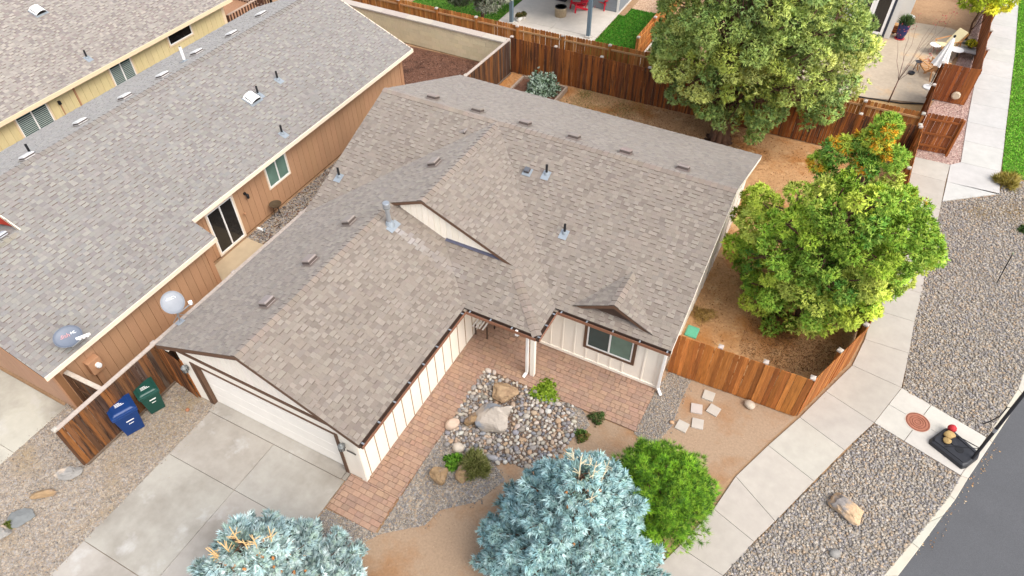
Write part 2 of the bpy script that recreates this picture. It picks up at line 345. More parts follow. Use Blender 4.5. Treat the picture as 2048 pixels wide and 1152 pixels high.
# ---------------------------------------------------------------- concrete: slabs are pieces of their pavement
def slabs(name, quads, z0, z1, colr, m, label=None):
    root = bpy.data.objects.new(name, None); COL.objects.link(root); root['kind'] = 'structure'
    for q in quads:
        q = ccw([Vector((p[0], p[1], 0)) for p in q]); c = sum(q, Vector())/len(q); q = [p+(c-p).normalized()*.008 for p in q]
        o = MB().hexa([(p.x, p.y, z0) for p in q], [(p.x, p.y, z1) for p in q]).build('slab', m, root, bevel=.008); o.color = c4(vary(colr, .035, .012))
    return root
J = lambda L: [at(x, y) for x, y in L]
Lp = J([(1270, 1300), (1345, 1160), (1357, 1121), (1427, 1040), (1471, 953), (1536, 891), (1599, 835), (1651, 783), (1704, 731), (1729, 679), (1746, 619), (1765, 565), (1784, 505), (1800, 450), (1811, 395), (1822, 346)])
Lp[1] = at(1300, 1150); Lp[2] = at(1357, 1121-28); Lp[3] = at(1427, 1018)
Rp = J([(1330, 1330), (1389, 1206), (1446, 1152), (1508, 1084), (1550, 1043), (1628, 963), (1689, 901), (1748, 846), (1803, 776), (1818, 707), (1829, 644), (1843, 587), (1855, 525), (1868, 478), (1880, 420), (1891, 364)])
slabs('sidewalk', [(Lp[i], Rp[i], Rp[i+1], Lp[i+1]) for i in range(len(Lp)-1)]+[(Lp[-1], Rp[-1], at(1900, 330), at(1829, 314))], -.1, .02, pc(190, 182, 170), m_conc)
ul = J([(1893, 364), (1900, 330), (1921, 325), (1928, 282), (1934, 244), (1941, 206), (1947, 176), (1954, 145), (1964, 115), (1970, 94), (1976, 70), (1982, 47), (1985, 23), (1988, 0), (1994, -25), (1999, -50)])
ur = J([(1999, 390), (2000, 372), (2001, 344), (2007, 300), (2011, 261), (2016, 221), (2020, 189), (2023, 159), (2027, 129), (2030, 102), (2031, 82), (2033, 57), (2035, 33), (2037, 6), (2041, -20), (2045, -45)])
uq = [(at(1884, 403), at(1998, 388), ur[0], ul[0]), (ul[0], ur[0], ur[2], ul[2], ul[1])]+[(ul[i], ur[i], ur[i+1], ul[i+1]) for i in range(2, len(ul)-1)]
slabs('upper_sidewalk', uq, -.1, .024, pc(200, 197, 190), m_conc)
padc = [at(1748, 846), at(1921, 951), at(1973, 875), at(1803, 776)]; mid = lambda a, b, t: a+(b-a)*t
A_, B_, C_, D_ = padc; e0, e1 = mid(A_, B_, .36), mid(D_, C_, .36); w0, w1 = mid(A_, D_, .52), mid(B_, C_, .52); mm = mid(e0, e1, .52)
slabs('manhole_pad', [(A_, e0, mm, w0), (w0, mm, e1, D_), (e0, B_, w1, mm), (mm, w1, C_, e1)], -.1, .018, pc(208, 202, 190), m_conc)
# driveway
dx = [-13.68, -11.2, -8.66]; dy = [-6, -1.2, 1.85, 4.76, 6.38]
slabs('driveway', [((dx[i], dy[j]), (dx[i+1], dy[j]), (dx[i+1], dy[j+1]), (dx[i], dy[j+1])) for i in range(2) for j in range(4)]+[((-13.74, 6.39), (-8.78, 6.39), (-8.78, 6.8), (-13.74, 6.8)), ((-8.775, 6.39), (-8.64, 6.39), (-8.64, 6.66), (-8.775, 6.66))], -.1, .012, pc(186, 179, 168), m_conc_d)
nx = [-24.5, -21.1, -17.68]; ny = [-6, -.4, 2.72, 4.5]
slabs('neighbour_driveway', [((nx[i], ny[j]), (nx[i+1], ny[j]), (nx[i+1], ny[j+1]), (nx[i], ny[j+1])) for i in range(2) for j in range(3)], -.1, .012, pc(200, 194, 178), m_conc_d)
slabs('side_patio_slab', [((-18.15, 10.6), (-15.75, 10.6), (-15.75, 12.9), (-18.15, 12.9))], -.1, .03, pc(206, 184, 150), m_conc)
# kerb and road
ki = [at(*p) for p in ((1600, 1330), (1766, 1152), (1823, 1085), (1856, 1045), (1899, 991), (1921, 951), (1973, 875), (2036, 778), (2048, 742), (2075, 690), (2110, 600))]
ko = [at(*p) for p in ((1640, 1340), (1796, 1152), (1838, 1097), (1886, 1031), (1910, 1000), (1936, 957), (1984, 885), (2046, 790), (2062, 752), (2090, 695), (2128, 600))]
kb = bpy.data.objects.new('kerb', None); COL.objects.link(kb); kb['kind'] = 'structure'
for i in range(len(ki)-1):
    q = ccw([ki[i], ko[i], ko[i+1], ki[i+1]]); c = sum(q, Vector())/4; q = [p+(c-p).normalized()*.005 for p in q]
    o = MB().hexa([(p.x, p.y, -.2) for p in q], [(p.x, p.y, .016) for p in q]).build('kerb_stone', m_conc, kb, bevel=.015); o.color = c4(vary(pc(206, 198, 182), .04))
sheet('road', [tuple(p) for p in ko]+[(40, 60, 0), (60, 10, 0), (30, -20, 0), (0, -20, 0)], -.02, m_asph)
# lawn on the far right
m_turf = mat('turf_soil', pc(88, 124, 34), rough=.95, var=.3, scale=12)
lawn = px_poly([(2038, 0), (2030, 102), (2020, 200), (2011, 270), (2004, 340), (2012, 352), (2060, 362), (2150, 380), (2160, -120), (2050, -120)])
sheet('lawn', lawn, -.006, m_turf)
def grass(name, poly, n, h, palette, lean=.5, z=0.0, w=.05, parent=None):
    p = rand_in(poly, n); C_ = np.column_stack([p, np.full(n, z)]); D = np.tile([0, 0, 1.0], (n, 1))
    V, F, c = tufts(C_, D, h, 3, pal(palette, n, .2), spread=lean, width=w, jit=.15)
    return fast_mesh(name, V, F, m_leaf, c, kind='stuff')
grass('lawn_grass', lawn, 26000, .09, [pc(100, 170, 44, .9), pc(130, 190, 56, .9), pc(80, 150, 34, .9), pc(150, 200, 76, .9)], w=.16)
# ---------------------------------------------------------------- roofs
def plane_frame(eq):
    a, b, c = eq; Nn = Vector((-b, -c, 1)).normalized(); g = Vector((b, c, 0)); gl_ = g.length; V = Vector((b/gl_, c/gl_, gl_)).normalized(); return V.cross(Nn), V, Nn
WID = (.11, .14, .17, .21, .26); TH = (.010, .017, .021)
_tabs = {}
def tab_mesh(wi, ti, exp, m):
    k = (wi, ti, exp)
    if k not in _tabs:
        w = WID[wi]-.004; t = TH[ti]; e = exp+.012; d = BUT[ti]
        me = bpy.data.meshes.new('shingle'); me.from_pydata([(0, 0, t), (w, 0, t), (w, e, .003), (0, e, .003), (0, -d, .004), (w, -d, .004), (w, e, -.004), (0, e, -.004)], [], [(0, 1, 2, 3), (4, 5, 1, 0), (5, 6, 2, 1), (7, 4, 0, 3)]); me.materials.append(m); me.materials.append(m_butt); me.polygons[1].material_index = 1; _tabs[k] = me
    return _tabs[k]
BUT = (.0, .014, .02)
def two_tone(mean, light, dark, k):
    f = lambda L: [tuple(v*k for v in pc(*c)) for c in L]
    return (f(dark), f(light))
def make_roof(house, planes, palette, exp=.137, n_ind=300, fascia_mat=None, thick=.05, deck=None, tint=None):
    """planes: (plan polygon, (a,b,c)) with z = a + b x + c y. returns the roof part; shingles are its pieces"""
    mb = MB()
    for P, eq in planes:
        P = ccw([Vector((p[0], p[1], eq[0]+eq[1]*p[0]+eq[2]*p[1])) for p in P]); mb.hexa([p-Vector((0, 0, thick)) for p in P], P)
    roof = mb.build('roof', deck or m_deck, house); full = []; fm = MB()
    for P, eq in planes:
        U, V, Nn = plane_frame(eq); O = Vector((P[0][0], P[0][1], eq[0]+eq[1]*P[0][0]+eq[2]*P[0][1]))
        uv = [((p-O).dot(U), (p-O).dot(V)) for p in (Vector((q[0], q[1], eq[0]+eq[1]*q[0]+eq[2]*q[1])) for q in P)]
        uv = ccw(uv); v0 = min(p[1] for p in uv)-.02; v1 = max(p[1] for p in uv); u0 = min(p[0] for p in uv)-.5; u1 = max(p[0] for p in uv); v = v0
        while v < v1:
            u = u0+random.uniform(-.2, .2); odd = random.randrange(2)
            while u < u1:
                wi = random.choice((0, 1, 1, 2, 2, 3, 4)); w = WID[wi]; odd = 1-odd; ti = random.choice((1, 1, 2, 0)) if odd else 0; col = vary(random.choice(palette[1 if odd else 0]), .04, .012)
                q = clip_rect(uv, u, u+w-.004, v, v+exp+.012)
                if tint and q: col = tint(O+U*(u+w/2)+V*(v+exp/2), col)
                if q and area(q) > .0006:
                    if area(q) > .99*(w-.004)*(exp+.012):
                        p = O+U*u+V*v; d = (p-Vector((0, 0, CH))); full.append((abs(d.normalized().dot(Nn))*w/d.length_squared, p, U, V, Nn, wi, ti, col))
                    else: clip_tab(fm, q, O, U, V, Nn, v, exp, TH[ti], col, ti)
                u += w
            v += exp
    full.sort(key=lambda r: -r[0])
    for k, (r, p, U, V, Nn, wi, ti, col) in enumerate(full):
        if k < n_ind:
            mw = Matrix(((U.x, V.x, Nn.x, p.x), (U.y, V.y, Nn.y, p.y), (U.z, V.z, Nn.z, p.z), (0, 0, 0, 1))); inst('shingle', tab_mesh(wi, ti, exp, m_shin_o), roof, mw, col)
        else:
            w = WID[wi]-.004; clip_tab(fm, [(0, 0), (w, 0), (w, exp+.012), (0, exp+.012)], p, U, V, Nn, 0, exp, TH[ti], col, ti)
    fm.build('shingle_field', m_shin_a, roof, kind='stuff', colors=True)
    return roof
def clip_tab(fm, q, O, U, V, Nn, v, exp, t, col, ti=0):
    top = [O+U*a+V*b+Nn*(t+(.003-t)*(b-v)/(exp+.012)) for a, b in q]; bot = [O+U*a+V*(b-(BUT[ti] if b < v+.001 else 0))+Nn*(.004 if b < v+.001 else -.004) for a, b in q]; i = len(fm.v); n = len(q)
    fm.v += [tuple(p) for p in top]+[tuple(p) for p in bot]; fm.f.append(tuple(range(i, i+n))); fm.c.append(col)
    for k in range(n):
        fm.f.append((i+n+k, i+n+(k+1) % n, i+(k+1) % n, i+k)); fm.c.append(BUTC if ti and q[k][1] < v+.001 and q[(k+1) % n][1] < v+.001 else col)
BUTC = pc(114, 100, 91)  # same painted shadow-line tone, for the shingle field
def ridge_caps(roof, a, b, eqL, eqR, colr, step=.2, wing=.15, lift=.028):
    a = Vector(a); b = Vector(b); D = (b-a).normalized(); Ls = []
    for eq in (eqL, eqR):
        n = Vector((-eq[1], -eq[2], 1)).normalized(); w = D.cross(n).normalized()
        if w.z > 0 or (abs(w.z) < 1e-4 and 0): w = -w
        Ls.append((w, n))
    l = step+.07; z = Vector((0, 0, 1)); A = [z*lift, Ls[0][0]*wing+Ls[0][1]*lift, Ls[1][0]*wing+Ls[1][1]*lift]; B = [D*l+z*.006, D*l+Ls[0][0]*wing+Ls[0][1]*.004, D*l+Ls[1][0]*wing+Ls[1][1]*.004]; G = [p-z*.03 for p in A]; H = [p-z*.03 for p in B]
    me = bpy.data.meshes.new('ridge_cap'); me.from_pydata([tuple(p) for p in A+B+G+H], [], [(0, 1, 4, 3), (2, 0, 3, 5), (6, 7, 1, 0), (8, 6, 0, 2), (7, 10, 4, 1), (11, 8, 2, 5)]); me.materials.append(m_shin_o); me.materials.append(m_slot); me.polygons[2].material_index = 1; me.polygons[3].material_index = 1
    n = int((b-a).length/step)
    for k in range(n): inst('ridge_cap', me, roof, Matrix.Translation(a+D*(k*step+.0)), vary(colr, .1, .02))
m_slot = mat('vent_slot', pc(96, 84, 78), rough=.9)
def roof_vent(house, p, eq, colr=None, name='roof_vent', sx=.18, sy=.16, h=.13, white=False):
    U, V, Nn = plane_frame(eq); p = Vector(p); b = MB(); q = lambda u, v, n: p+U*u+V*v+Nn*n
    b.hexa([q(-sx, -sy, 0), q(sx, -sy, 0), q(sx, sy, 0), q(-sx, sy, 0)], [q(-sx*.85, -sy*.85, h), q(sx*.85, -sy*.85, h), q(sx*.85, sy*.85, h), q(-sx*.85, sy*.85, h)])
    b.hexa([q(-sx*1.02, -sy*1.02, h), q(sx*1.02, -sy*1.02, h), q(sx*1.02, sy*1.02, h), q(-sx*1.02, sy*1.02, h)], [q(-sx*.86, -sy*.86, h+.04), q(sx*.86, -sy*.86, h+.04), q(sx*.86, sy*.86, h+.04), q(-sx*.86, sy*.86, h+.04)])
    o = b.build(name, m_white_o, house); o.color = c4(colr or vary(pc(156, 142, 134), .06))
    f = MB().hexa([q(-sx*1.25, -sy*1.3, .012), q(sx*1.25, -sy*1.3, .012), q(sx*1.25, sy*1.4, .012), q(-sx*1.25, sy*1.4, .012)], [q(-sx*1.25, -sy*1.3, .024), q(sx*1.25, -sy*1.3, .024), q(sx*1.25, sy*1.4, .024), q(-sx*1.25, sy*1.4, .024)]).build('vent_base', m_white_o, o); f.color = c4(vary(pc(134, 122, 112), .05))
    s = MB().hexa([q(-sx*1.01, -sy*1.01, .05), q(sx*1.01, -sy*1.01, .05), q(sx*1.01, sy*1.01, .05), q(-sx*1.01, sy*1.01, .05)], [q(-sx*.96, -sy*.96, h*.85), q(sx*.96, -sy*.96, h*.85), q(sx*.96, sy*.96, h*.85), q(-sx*.96, sy*.96, h*.85)]).build('vent_slot', m_slot, o)
    return o
def pipe(house, p, h=.38, r=.04, m=None, eq=None, flash=None):
    p = Vector(p); o = MB().tube([p-Vector((0, 0, .05)), p+Vector((0, 0, h))], r, 10).build('vent_pipe', m or m_pipe, house, smooth=False)
    U, V, Nn = plane_frame(eq); b = MB()
    b.obox(p+Nn*.02-V*.05, U, V, Nn, .13, .17, .006); b.lathe(p, [(.085, -.02), (.075, .05), (.055, .1)], 12)
    b.build('flashing', flash or m_flash, o); MB().lathe(p+Vector((0, 0, h)), [(r*.75, -.01), (r*.75, .003)], 10).build('pipe_mouth', m_dark, o); return o
def planks(parent, axis, fixed, a0, a1, z0, z1, step, colr, m, off=.02, poly=None, gap=.012, name='siding_plank'):
    """vertical siding planks standing proud of a wall; axis 'x': wall runs along x at y=fixed; clipped to poly (a,z)"""
    n = int(round((a1-a0)/step)); step = (a1-a0)/n; full = None
    for k in range(n):
        u0 = a0+k*step; R = clip_rect(poly, u0+gap/2, u0+step-gap/2, z0, z1) if poly else [(u0+gap/2, z0), (u0+step-gap/2, z0), (u0+step-gap/2, z1), (u0+gap/2, z1)]
        if not R or area(R) < .002: continue
        if axis == 'x': A = [Vector((u, fixed, z)) for u, z in R]; d = Vector((0, off, 0))
        else: A = [Vector((fixed, u, z)) for u, z in R]; d = Vector((off, 0, 0))
        if poly is None:
            if full is None:
                full = MB().hexa(A, [p+d for p in A]).build(name, m, parent); full.color = c4(vary(colr, .04, .01)); base = full.location.copy(); u_first = u0
            else:
                o = full.copy(); COL.objects.link(o); o.color = c4(vary(colr, .04, .01))
                o.location = base+(Vector((u0-u_first, 0, 0)) if axis == 'x' else Vector((0, u0-u_first, 0)))
        else:
            o = MB().hexa(A, [p+d for p in A]).build(name, m, parent); o.color = c4(vary(colr, .04, .01))

# ---------------------------------------------------------------- the house in the middle
E_, s1, s2 = 2.5, .387, .43
XL, XR, XG, XM = -14.75, -1.75, -7.72, -5.32; YF, YB, YP, YG, YR = 12.9, 23.38, 11.68, 6.44, 18.14
XRG, XRM, YD = -11.235, -10.035, 13.28; ZR = E_+s1*(YR-YF); ZG = E_+s2*(XRG-XL); ZM = E_+s2*(XRM-XL)
eL = (E_-s2*XL, s2, 0); eG = (E_+s2*XG, -s2, 0); eM = (E_+s2*XM, -s2, 0); eP = (E_-s2*YP, 0, s2); eF = (E_-s1*YF, 0, s1); eB = (E_+s1*YB, 0, -s1)
house = thing('house', 'cream single-storey house with taupe shingle roof in the middle, two-car garage and brown trim', 'house', (-8.2, 13, 0))
kL = .49; zd = 3.2; xd = -3.64; yd0 = 13.15; yd1 = YF+(zd-E_)/s1; hw = 1.26
eDL = (zd-kL*xd, kL, 0); eDR = (zd+kL*xd, -kL, 0); zc = zd-kL*hw
yc = YF+(zc-E_)/s1
planes = [([(XL, YG), (XRG, YG), (XRG, YD), (XRM, YD), (XRM, YR), (XL, YF)], eL),
          ([(XL, YF), (XRM, YR), (XL, YR)], eF),
          ([(XG, YG), (XG, YP), (XG-1.82, 13.5), (XRG, 13.5), (XRG, YG)], eG),
          ([(XG, YP), (XM, YP), (XM-1.82, 13.5), (XG-1.82, 13.5)], eP),
          ([(XM, YP), (XM, YF), (XRM, YR), (XRM, YD), (XM-1.6, YD)], eM),
          ([(XM, YF), (XR, YF), (XR, YR), (XRM, YR)], eF),
          ([(XR, YR), (XR, YB), (XL, YB), (XL, YR)], eB),
          ([(xd-hw, yd0), (xd, yd0), (xd, yd1), (xd-hw, yc)], eDL),
          ([(xd+hw, yd0), (xd+hw, yc), (xd, yd1), (xd, yd0)], eDR)]
pal_main = [pc(*c) for c in ((176, 160, 148), (186, 170, 156), (166, 149, 139), (156, 139, 131), (194, 178, 163), (180, 164, 152), (146, 130, 124), (178, 162, 148), (172, 154, 145))]
pal_main = two_tone(0, ((178, 164, 149), (182, 169, 154), (174, 160, 146), (186, 173, 158)), ((174, 160, 146), (176, 162, 148), (166, 152, 139), (160, 146, 134), (170, 157, 145)), .66)
_fp = onpl(780, 449, *eG)
def runoff(p, col):                     # pale wash below the flue, a real stain on the shingles
    d = p.x-_fp.x; w = .14+.05*d
    if .2 < d < 2.6 and abs(p.y-_fp.y+.04*d) < w:
        k = .55*(1-d/2.8)*(1-abs(p.y-_fp.y)/(w*1.4))*random.uniform(.5, 1.1); g = pc(206, 202, 200, .8); return tuple(a*(1-k)+b*k for a, b in zip(col, g))
    return col
roof = make_roof(house, planes, pal_main, tint=runoff)
capc = pc(148, 134, 121)
ridge_caps(roof, (XRG, YG, ZG), (XRG, YD-.1, ZG), eL, eG, capc)
ridge_caps(roof, (XRM, YD, ZM), (XRM, YR+.1, ZM), eL, eM, capc)
ridge_caps(roof, (XL, YR, ZR), (XRM, YR, ZR), eF, eB, capc)
ridge_caps(roof, (XR, YR, ZR), (XRM, YR, ZR), eF, eB, capc)
ridge_caps(roof, (XM, YP, E_), (XM-1.55, YD-.05, E_+s2*1.55), eP, eM, capc)
ridge_caps(roof, (xd, yd0, zd), (xd, yd1-.1, zd), eDL, eDR, capc)
# walls
def xz_wall(name, poly, y0, y1, m, parent):
    return MB().hexa([(x, y1, z) for x, z in poly], [(x, y0, z) for x, z in poly]).build(name, m, parent)
def yz_wall(name, poly, x0, x1, m, parent):
    return MB().hexa([(x0, y, z) for y, z in poly], [(x1, y, z) for y, z in poly]).build(name, m, parent)
wg = MB(); wg.box(-14.35, 6.67, 0, -13.76, 6.85, 2.3); wg.box(-8.76, 6.67, 0, -8.1, 6.85, 2.3); wg.box(-13.76, 6.67, 1.95, -8.76, 6.85, 2.3)
garage_wall = wg.build('garage_front_wall', m_cream, house)
side_w = MB().box(-8.28, 6.852, 0, -8.1, 13.6, 2.52).build('garage_side_wall', m_cream, house)
MB().box(-14.35, 6.852, 0, -14.2, 22.9, 2.5).build('left_wall', m_cream, house)
front_w = MB().box(-8.098, 13.4, 0, -2.0, 13.58, 2.5).build('front_wall', m_cream, house)
right_w = yz_wall('right_wall', [(13.582, 0), (22.95, 0), (22.95, 2.52), (18.14, 4.38), (13.582, 2.62)], -2.18, -2.0, m_cream, house)
MB().box(-14.2, 22.77, 0, -2.182, 22.95, 2.5).build('back_wall', m_cream, house)
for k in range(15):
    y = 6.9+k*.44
    if y < 13.3: MB().box(-8.1, y, .05, -8.085, y+.018, 2.5).build('batten', m_seam_shade, side_w)  # thin strips with the seam shadow put into their colour
MB().box(-8.102, 6.66, 0, -8.07, 6.78, 2.5).build('corner_board', m_cream, side_w); MB().box(-8.22, 6.645, 0, -8.07, 6.668, 2.48).build('corner_board', m_cream, garage_wall)
for x in (-7.7, -7.29, -6.88, -6.47, -6.06, -5.65, -5.24, -4.83, -2.55): MB().box(x, 13.375, .05, x+.05, 13.4, 2.5).build('batten', m_cream, front_w)
for x in (-4.42, -4.01, -3.6, -3.19): MB().box(x, 13.375, .05, x+.05, 13.4, .62).build('batten', m_cream, front_w)
MB().box(-8.0, 13.36, .02, -1.99, 13.4, .13).build('skirt_board', m_cream, front_w); MB().box(-2.12, 13.37, .13, -1.975, 13.4, 2.5).build('corner_board', m_cream, front_w)
for y in (14.6, 15.8, 17.0, 18.2, 19.4, 20.6, 21.8): MB().box(-2.0, y, .05, -1.978, y+.045, 2.5+min(y-13.4, 22.9-y)*.36).build('batten', m_cream, right_w)
# garage door in a recess
gd = thing  # (part of the house, see below)
door = MB().box(-13.74, 6.8, .012, -8.78, 6.84, 1.94).build('garage_door', m_door, house)
for k in range(4):
    o = MB().box(-13.73, 6.772, .02+k*.48, -8.79, 6.8, .02+k*.48+.472).build('door_panel', m_door, door, bevel=.006)
    for j in range(8): pass
MB().box(-13.9, 6.64, 0, -13.74, 6.668, 1.99).build('door_casing', m_brown, house); MB().box(-13.76, 6.64, 0, -13.738, 6.8, 1.945).build('door_jamb', m_brown, house)
MB().box(-8.79, 6.64, 0, -8.68, 6.668, 1.99).build('door_casing', m_brown, house)
MB().box(-13.738, 6.635, 1.93, -8.792, 6.668, 1.975).build('door_header_trim', m_brown, house)
# front gable of the garage
gz = lambda x: (E_+s2*(x-XL) if x < XRG else E_+s2*(XG-x))-.09
gp_ = [(-14.3, 2.42), (-8.15, 2.42), (-8.15, gz(-8.15)), (XRG, gz(XRG)), (-14.3, gz(-14.3))]
xz_wall('gable_wall', gp_, 6.66, 6.85, m_cream, house)
gable = xz_wall('gable_panel', [(-14.2, 2.5), (-8.3, 2.5), (XRG, gz(XRG)-.08)], 6.632, 6.66, m_cream, house)
planks(gable, 'x', 6.632, -14.2, -8.3, 2.4, 4.5, .21, pc(242, 233, 220, .88), m_plank_o, off=-.016, poly=[(-14.15, 2.5), (-8.35, 2.5), (XRG, gz(XRG)-.1)])
MB().box(-14.4, 6.61, 2.33, -8.02, 6.66, 2.45).build('gable_band', m_brown, house)
def fascia(a, b, h=.11, t=.03, m=None, drop=.05, name='fascia'):
    a = Vector(a); b = Vector(b); z = Vector((0, 0, 1)); d = (b-a).normalized(); n = d.cross(z).normalized()*t/2
    A = [a-z*(drop+h)-n, b-z*(drop+h)-n, b-z*(drop+h)+n, a-z*(drop+h)+n]; return MB().hexa(A, [p+z*(h+drop-.012) for p in A]).build(name, m or m_brown, house)
fascia((XL, YG+.012, E_), (XRG, YG+.012, ZG)); fascia((XRG, YG+.012, ZG), (XG, YG+.012, E_)); fascia((XL+.012, YG+.04, E_), (XL+.012, YF+.1, E_))
fascia((XRG+.05, YD+.012, ZG+.02), (XRM, YD+.012, ZM), h=.07); fascia((XRM, YD+.012, ZM), (XM-1.6, YD+.012, E_+s2*1.6), h=.07)
fascia((xd-hw, yd0+.012, zc), (xd, yd0+.012, zd), h=.07, drop=.06); fascia((xd, yd0+.012, zd), (xd+hw, yd0+.012, zc), h=.07, drop=.06)
for a, b in (((XR-.012, YF, E_), (XR-.012, YR, ZR)), ((XR-.012, YR, ZR), (XR-.012, YB, E_)), ((XL+.012, YF+.12, E_), (XL+.012, YR, ZR)), ((XL+.012, YR, ZR), (XL+.012, YB, E_))): fascia(a, b, m=m_cream, h=.12)
fascia((XL, YB-.012, E_), (XR, YB-.012, E_), m=m_cream)
# soffits close the eaves from below
for x0, y0, x1, y1 in ((XL+.05, YG+.05, -14.36, YF), (-8.06, 6.7, XG-.03, YP), (-8.06, YP+.02, XM-.03, 13.36), (XM-.02, YF+.03, XR-.05, 13.36)): MB().box(x0, y0, 2.36, x1, y1, 2.385).build('soffit', m_cream, house)
# shingled stub gable above the porch
dg = xz_wall('upper_gable', [(-10.95, 3.78), (-9.44, 3.16), (-7.05, 3.16), (-10.035, 4.42), (-10.95, 4.02)], 13.39, 13.47, m_cream, house)
planks(dg, 'x', 13.39, -10.95, -7.2, 3.1, 4.5, .21, pc(246, 234, 216, .88), m_plank_o, off=-.016, poly=[(-10.9, 3.82), (-9.44, 3.18), (-7.1, 3.18), (-10.035, 4.44), (-10.9, 4.03)])
MB().obox((-8.35, 13.34, E_+s2*(13.34-YP)+.03), (1, 0, 0), (0, 1, s2), (0, -s2, 1), .95, .05, .01).build('gable_flashing', mat('slate_flashing', pc(92, 92, 108), rough=.5, var=.2, scale=8), house)
# small dormer front
MB().hexa([(xd-hw+.2, yd0+.16, zc-.02), (xd+hw-.2, yd0+.16, zc-.02), (xd, yd0+.16, zd-.12)], [(xd-hw+.2, yd0+.12, zc-.02), (xd+hw-.2, yd0+.12, zc-.02), (xd, yd0+.12, zd-.12)]).build('dormer_front', m_dkbrown, house)
# gutters: open troughs with bright hangers
m_lip = mat('gutter_lip', pc(150, 104, 80), rough=.4, var=.1, scale=9)
def gutter(a, b, out, ends=True):
    a = Vector((a[0], a[1], 0)); b = Vector((b[0], b[1], 0)); d = (b-a).normalized(); o = Vector((out[0], out[1], 0)); z = Vector((0, 0, 1)); L = (b-a).length; mid_ = (a+b)/2; mb = MB()
    mb.obox(mid_+o*.055+z*2.39, d, o, z, L/2, .055, .006); mb.obox(mid_+o*.006+z*2.44, d, o, z, L/2, .004, .044)
    for e in (a+d*.004, b-d*.004): mb.obox(e+o*.055+z*2.44, d, o, z, .004, .049, .043)
    g = mb.build('gutter', m_dkbrown, house); MB().obox(mid_+o*.112+z*2.44, d, o, z, L/2, .006, .055).build('gutter_lip', m_lip, g)
    n = max(2, int(L/.72)); ref = None
    for k in range(n+1):
        p = a+d*(.1+(L-.2)*k/n)
        if ref is None: ref = MB().obox(p+o*.058+z*2.478, d, o, z, .022, .06, .006).build('gutter_bracket', m_galv, g); p0 = p
        else: c = ref.copy(); COL.objects.link(c); c.location = ref.location+(p-p0)
    return g
gutter((XG, YG), (XG, YP-.12), (1, 0)); gutter((XG+.12, YP), (XM, YP), (0, -1)); gutter((XM, YP-.1), (XM, YF-.12), (1, 0)); gutter((XM+.12, YF), (XR, YF), (0, -1))
# porch post and downspouts
pp = at(1058, 751); px_ = -5.68; py_ = 12.05
MB().box(px_-.02, py_-.02, 0, px_+.12, py_+.12, 2.36).build('porch_post', m_cream, house, bevel=.006)
def downspout(pts, w=.075):
    b = MB()
    for i in range(len(pts)-1): b.bar(pts[i], pts[i+1], w, w)
    return b.build('downspout', m_white, house)
downspout([(px_-.1, py_-.05, 2.3), (px_-.1, py_-.05, .16), (px_-.15, py_-.2, .05)]); downspout([(px_-.28, YP-.04, 2.44), (px_-.28, YP-.04, 2.24), (px_-.1, py_-.05, 2.24)])
downspout([(-1.93, YF+.02, 2.38), (-1.93, 13.3, 2.2), (-1.93, 13.3, .16), (-1.78, 13.16, .05)])
# front window
def window(parent, axis, fixed, a0, a1, z0, z1, out, casing=.1, cm=None, fm=None, panes=2, pm=(None, None), blinds=False, fw=.045):
    """sliding window on a wall; out = +1/-1 direction the wall faces along its normal axis"""
    def bx_(u0, u1, w0, w1, d0, d1):
        d0, d1 = sorted((fixed+out*d0, fixed+out*d1))
        return (u0, d0, w0, u1, d1, w1) if axis == 'x' else (d0, u0, w0, d1, u1, w1)
    def ring(name, u0, u1, w0, w1, t, d0, d1, m, par):
        b = MB(); b.box(*bx_(u0, u1, w0, w0+t, d0, d1)); b.box(*bx_(u0, u1, w1-t, w1, d0, d1)); b.box(*bx_(u0, u0+t, w0+t, w1-t, d0, d1)); b.box(*bx_(u1-t, u1, w0+t, w1-t, d0, d1)); return b.build(name, m, par)
    w = ring('window', a0-casing, a1+casing, z0-casing, z1+casing, casing, 0, .045, cm or m_white, parent)
    f = ring('frame', a0, a1, z0, z1, fw, 0, .036, fm or m_white, w)
    st = (a1-a0)/panes
    for k in range(panes):
        u0 = a0+k*st; MB().box(*bx_(u0+fw*.6, u0+st-fw*.6, z0+fw, z1-fw, .003, .014)).build('pane', pm[k % len(pm)], w)
        if k: MB().box(*bx_(u0-fw*.6, u0+fw*.6, z0+fw, z1-fw, .002, .04)).build('mullion', fm or m_white, w)
    return w
window(house, 'x', 13.4, -4.4, -2.92, .78, 1.8, -1, casing=.1, cm=m_brown, pm=(m_glass_d, m_glass_l))
# lamps beside the garage door
m_lampg = mat('lamp_metal', pc(150, 152, 150), rough=.45, metal=.4, var=.3, scale=30)
for x in (-14.13, -8.52):
    b = MB(); b.lathe((x, 6.55, 1.62), [(.04, -.12), (.075, -.1), (.08, .06), (.1, .08), (.05, .15), (.015, .19)], 10); b.box(x-.04, 6.55, 1.6, x+.04, 6.665, 1.68)
    o = b.build('wall_lamp', m_lampg, house); cg = MB()
    for a in range(6): an = a*math.pi/3; cg.bar((x+.088*math.cos(an), 6.55+.088*math.sin(an), 1.52), (x+.088*math.cos(an), 6.55+.088*math.sin(an), 1.69), .012)
    cg.build('lamp_cage', m_pipe, o)
b = MB()
for k in range(5):
    a = [(-8.43+.06*k+.03*math.cos(t*math.pi/4), 6.63, 1.42+.03*math.sin(t*math.pi/4)) for t in range(9)]; b.tube(a, .008, 5)
b.build('scroll_ornament', m_pipe, house)
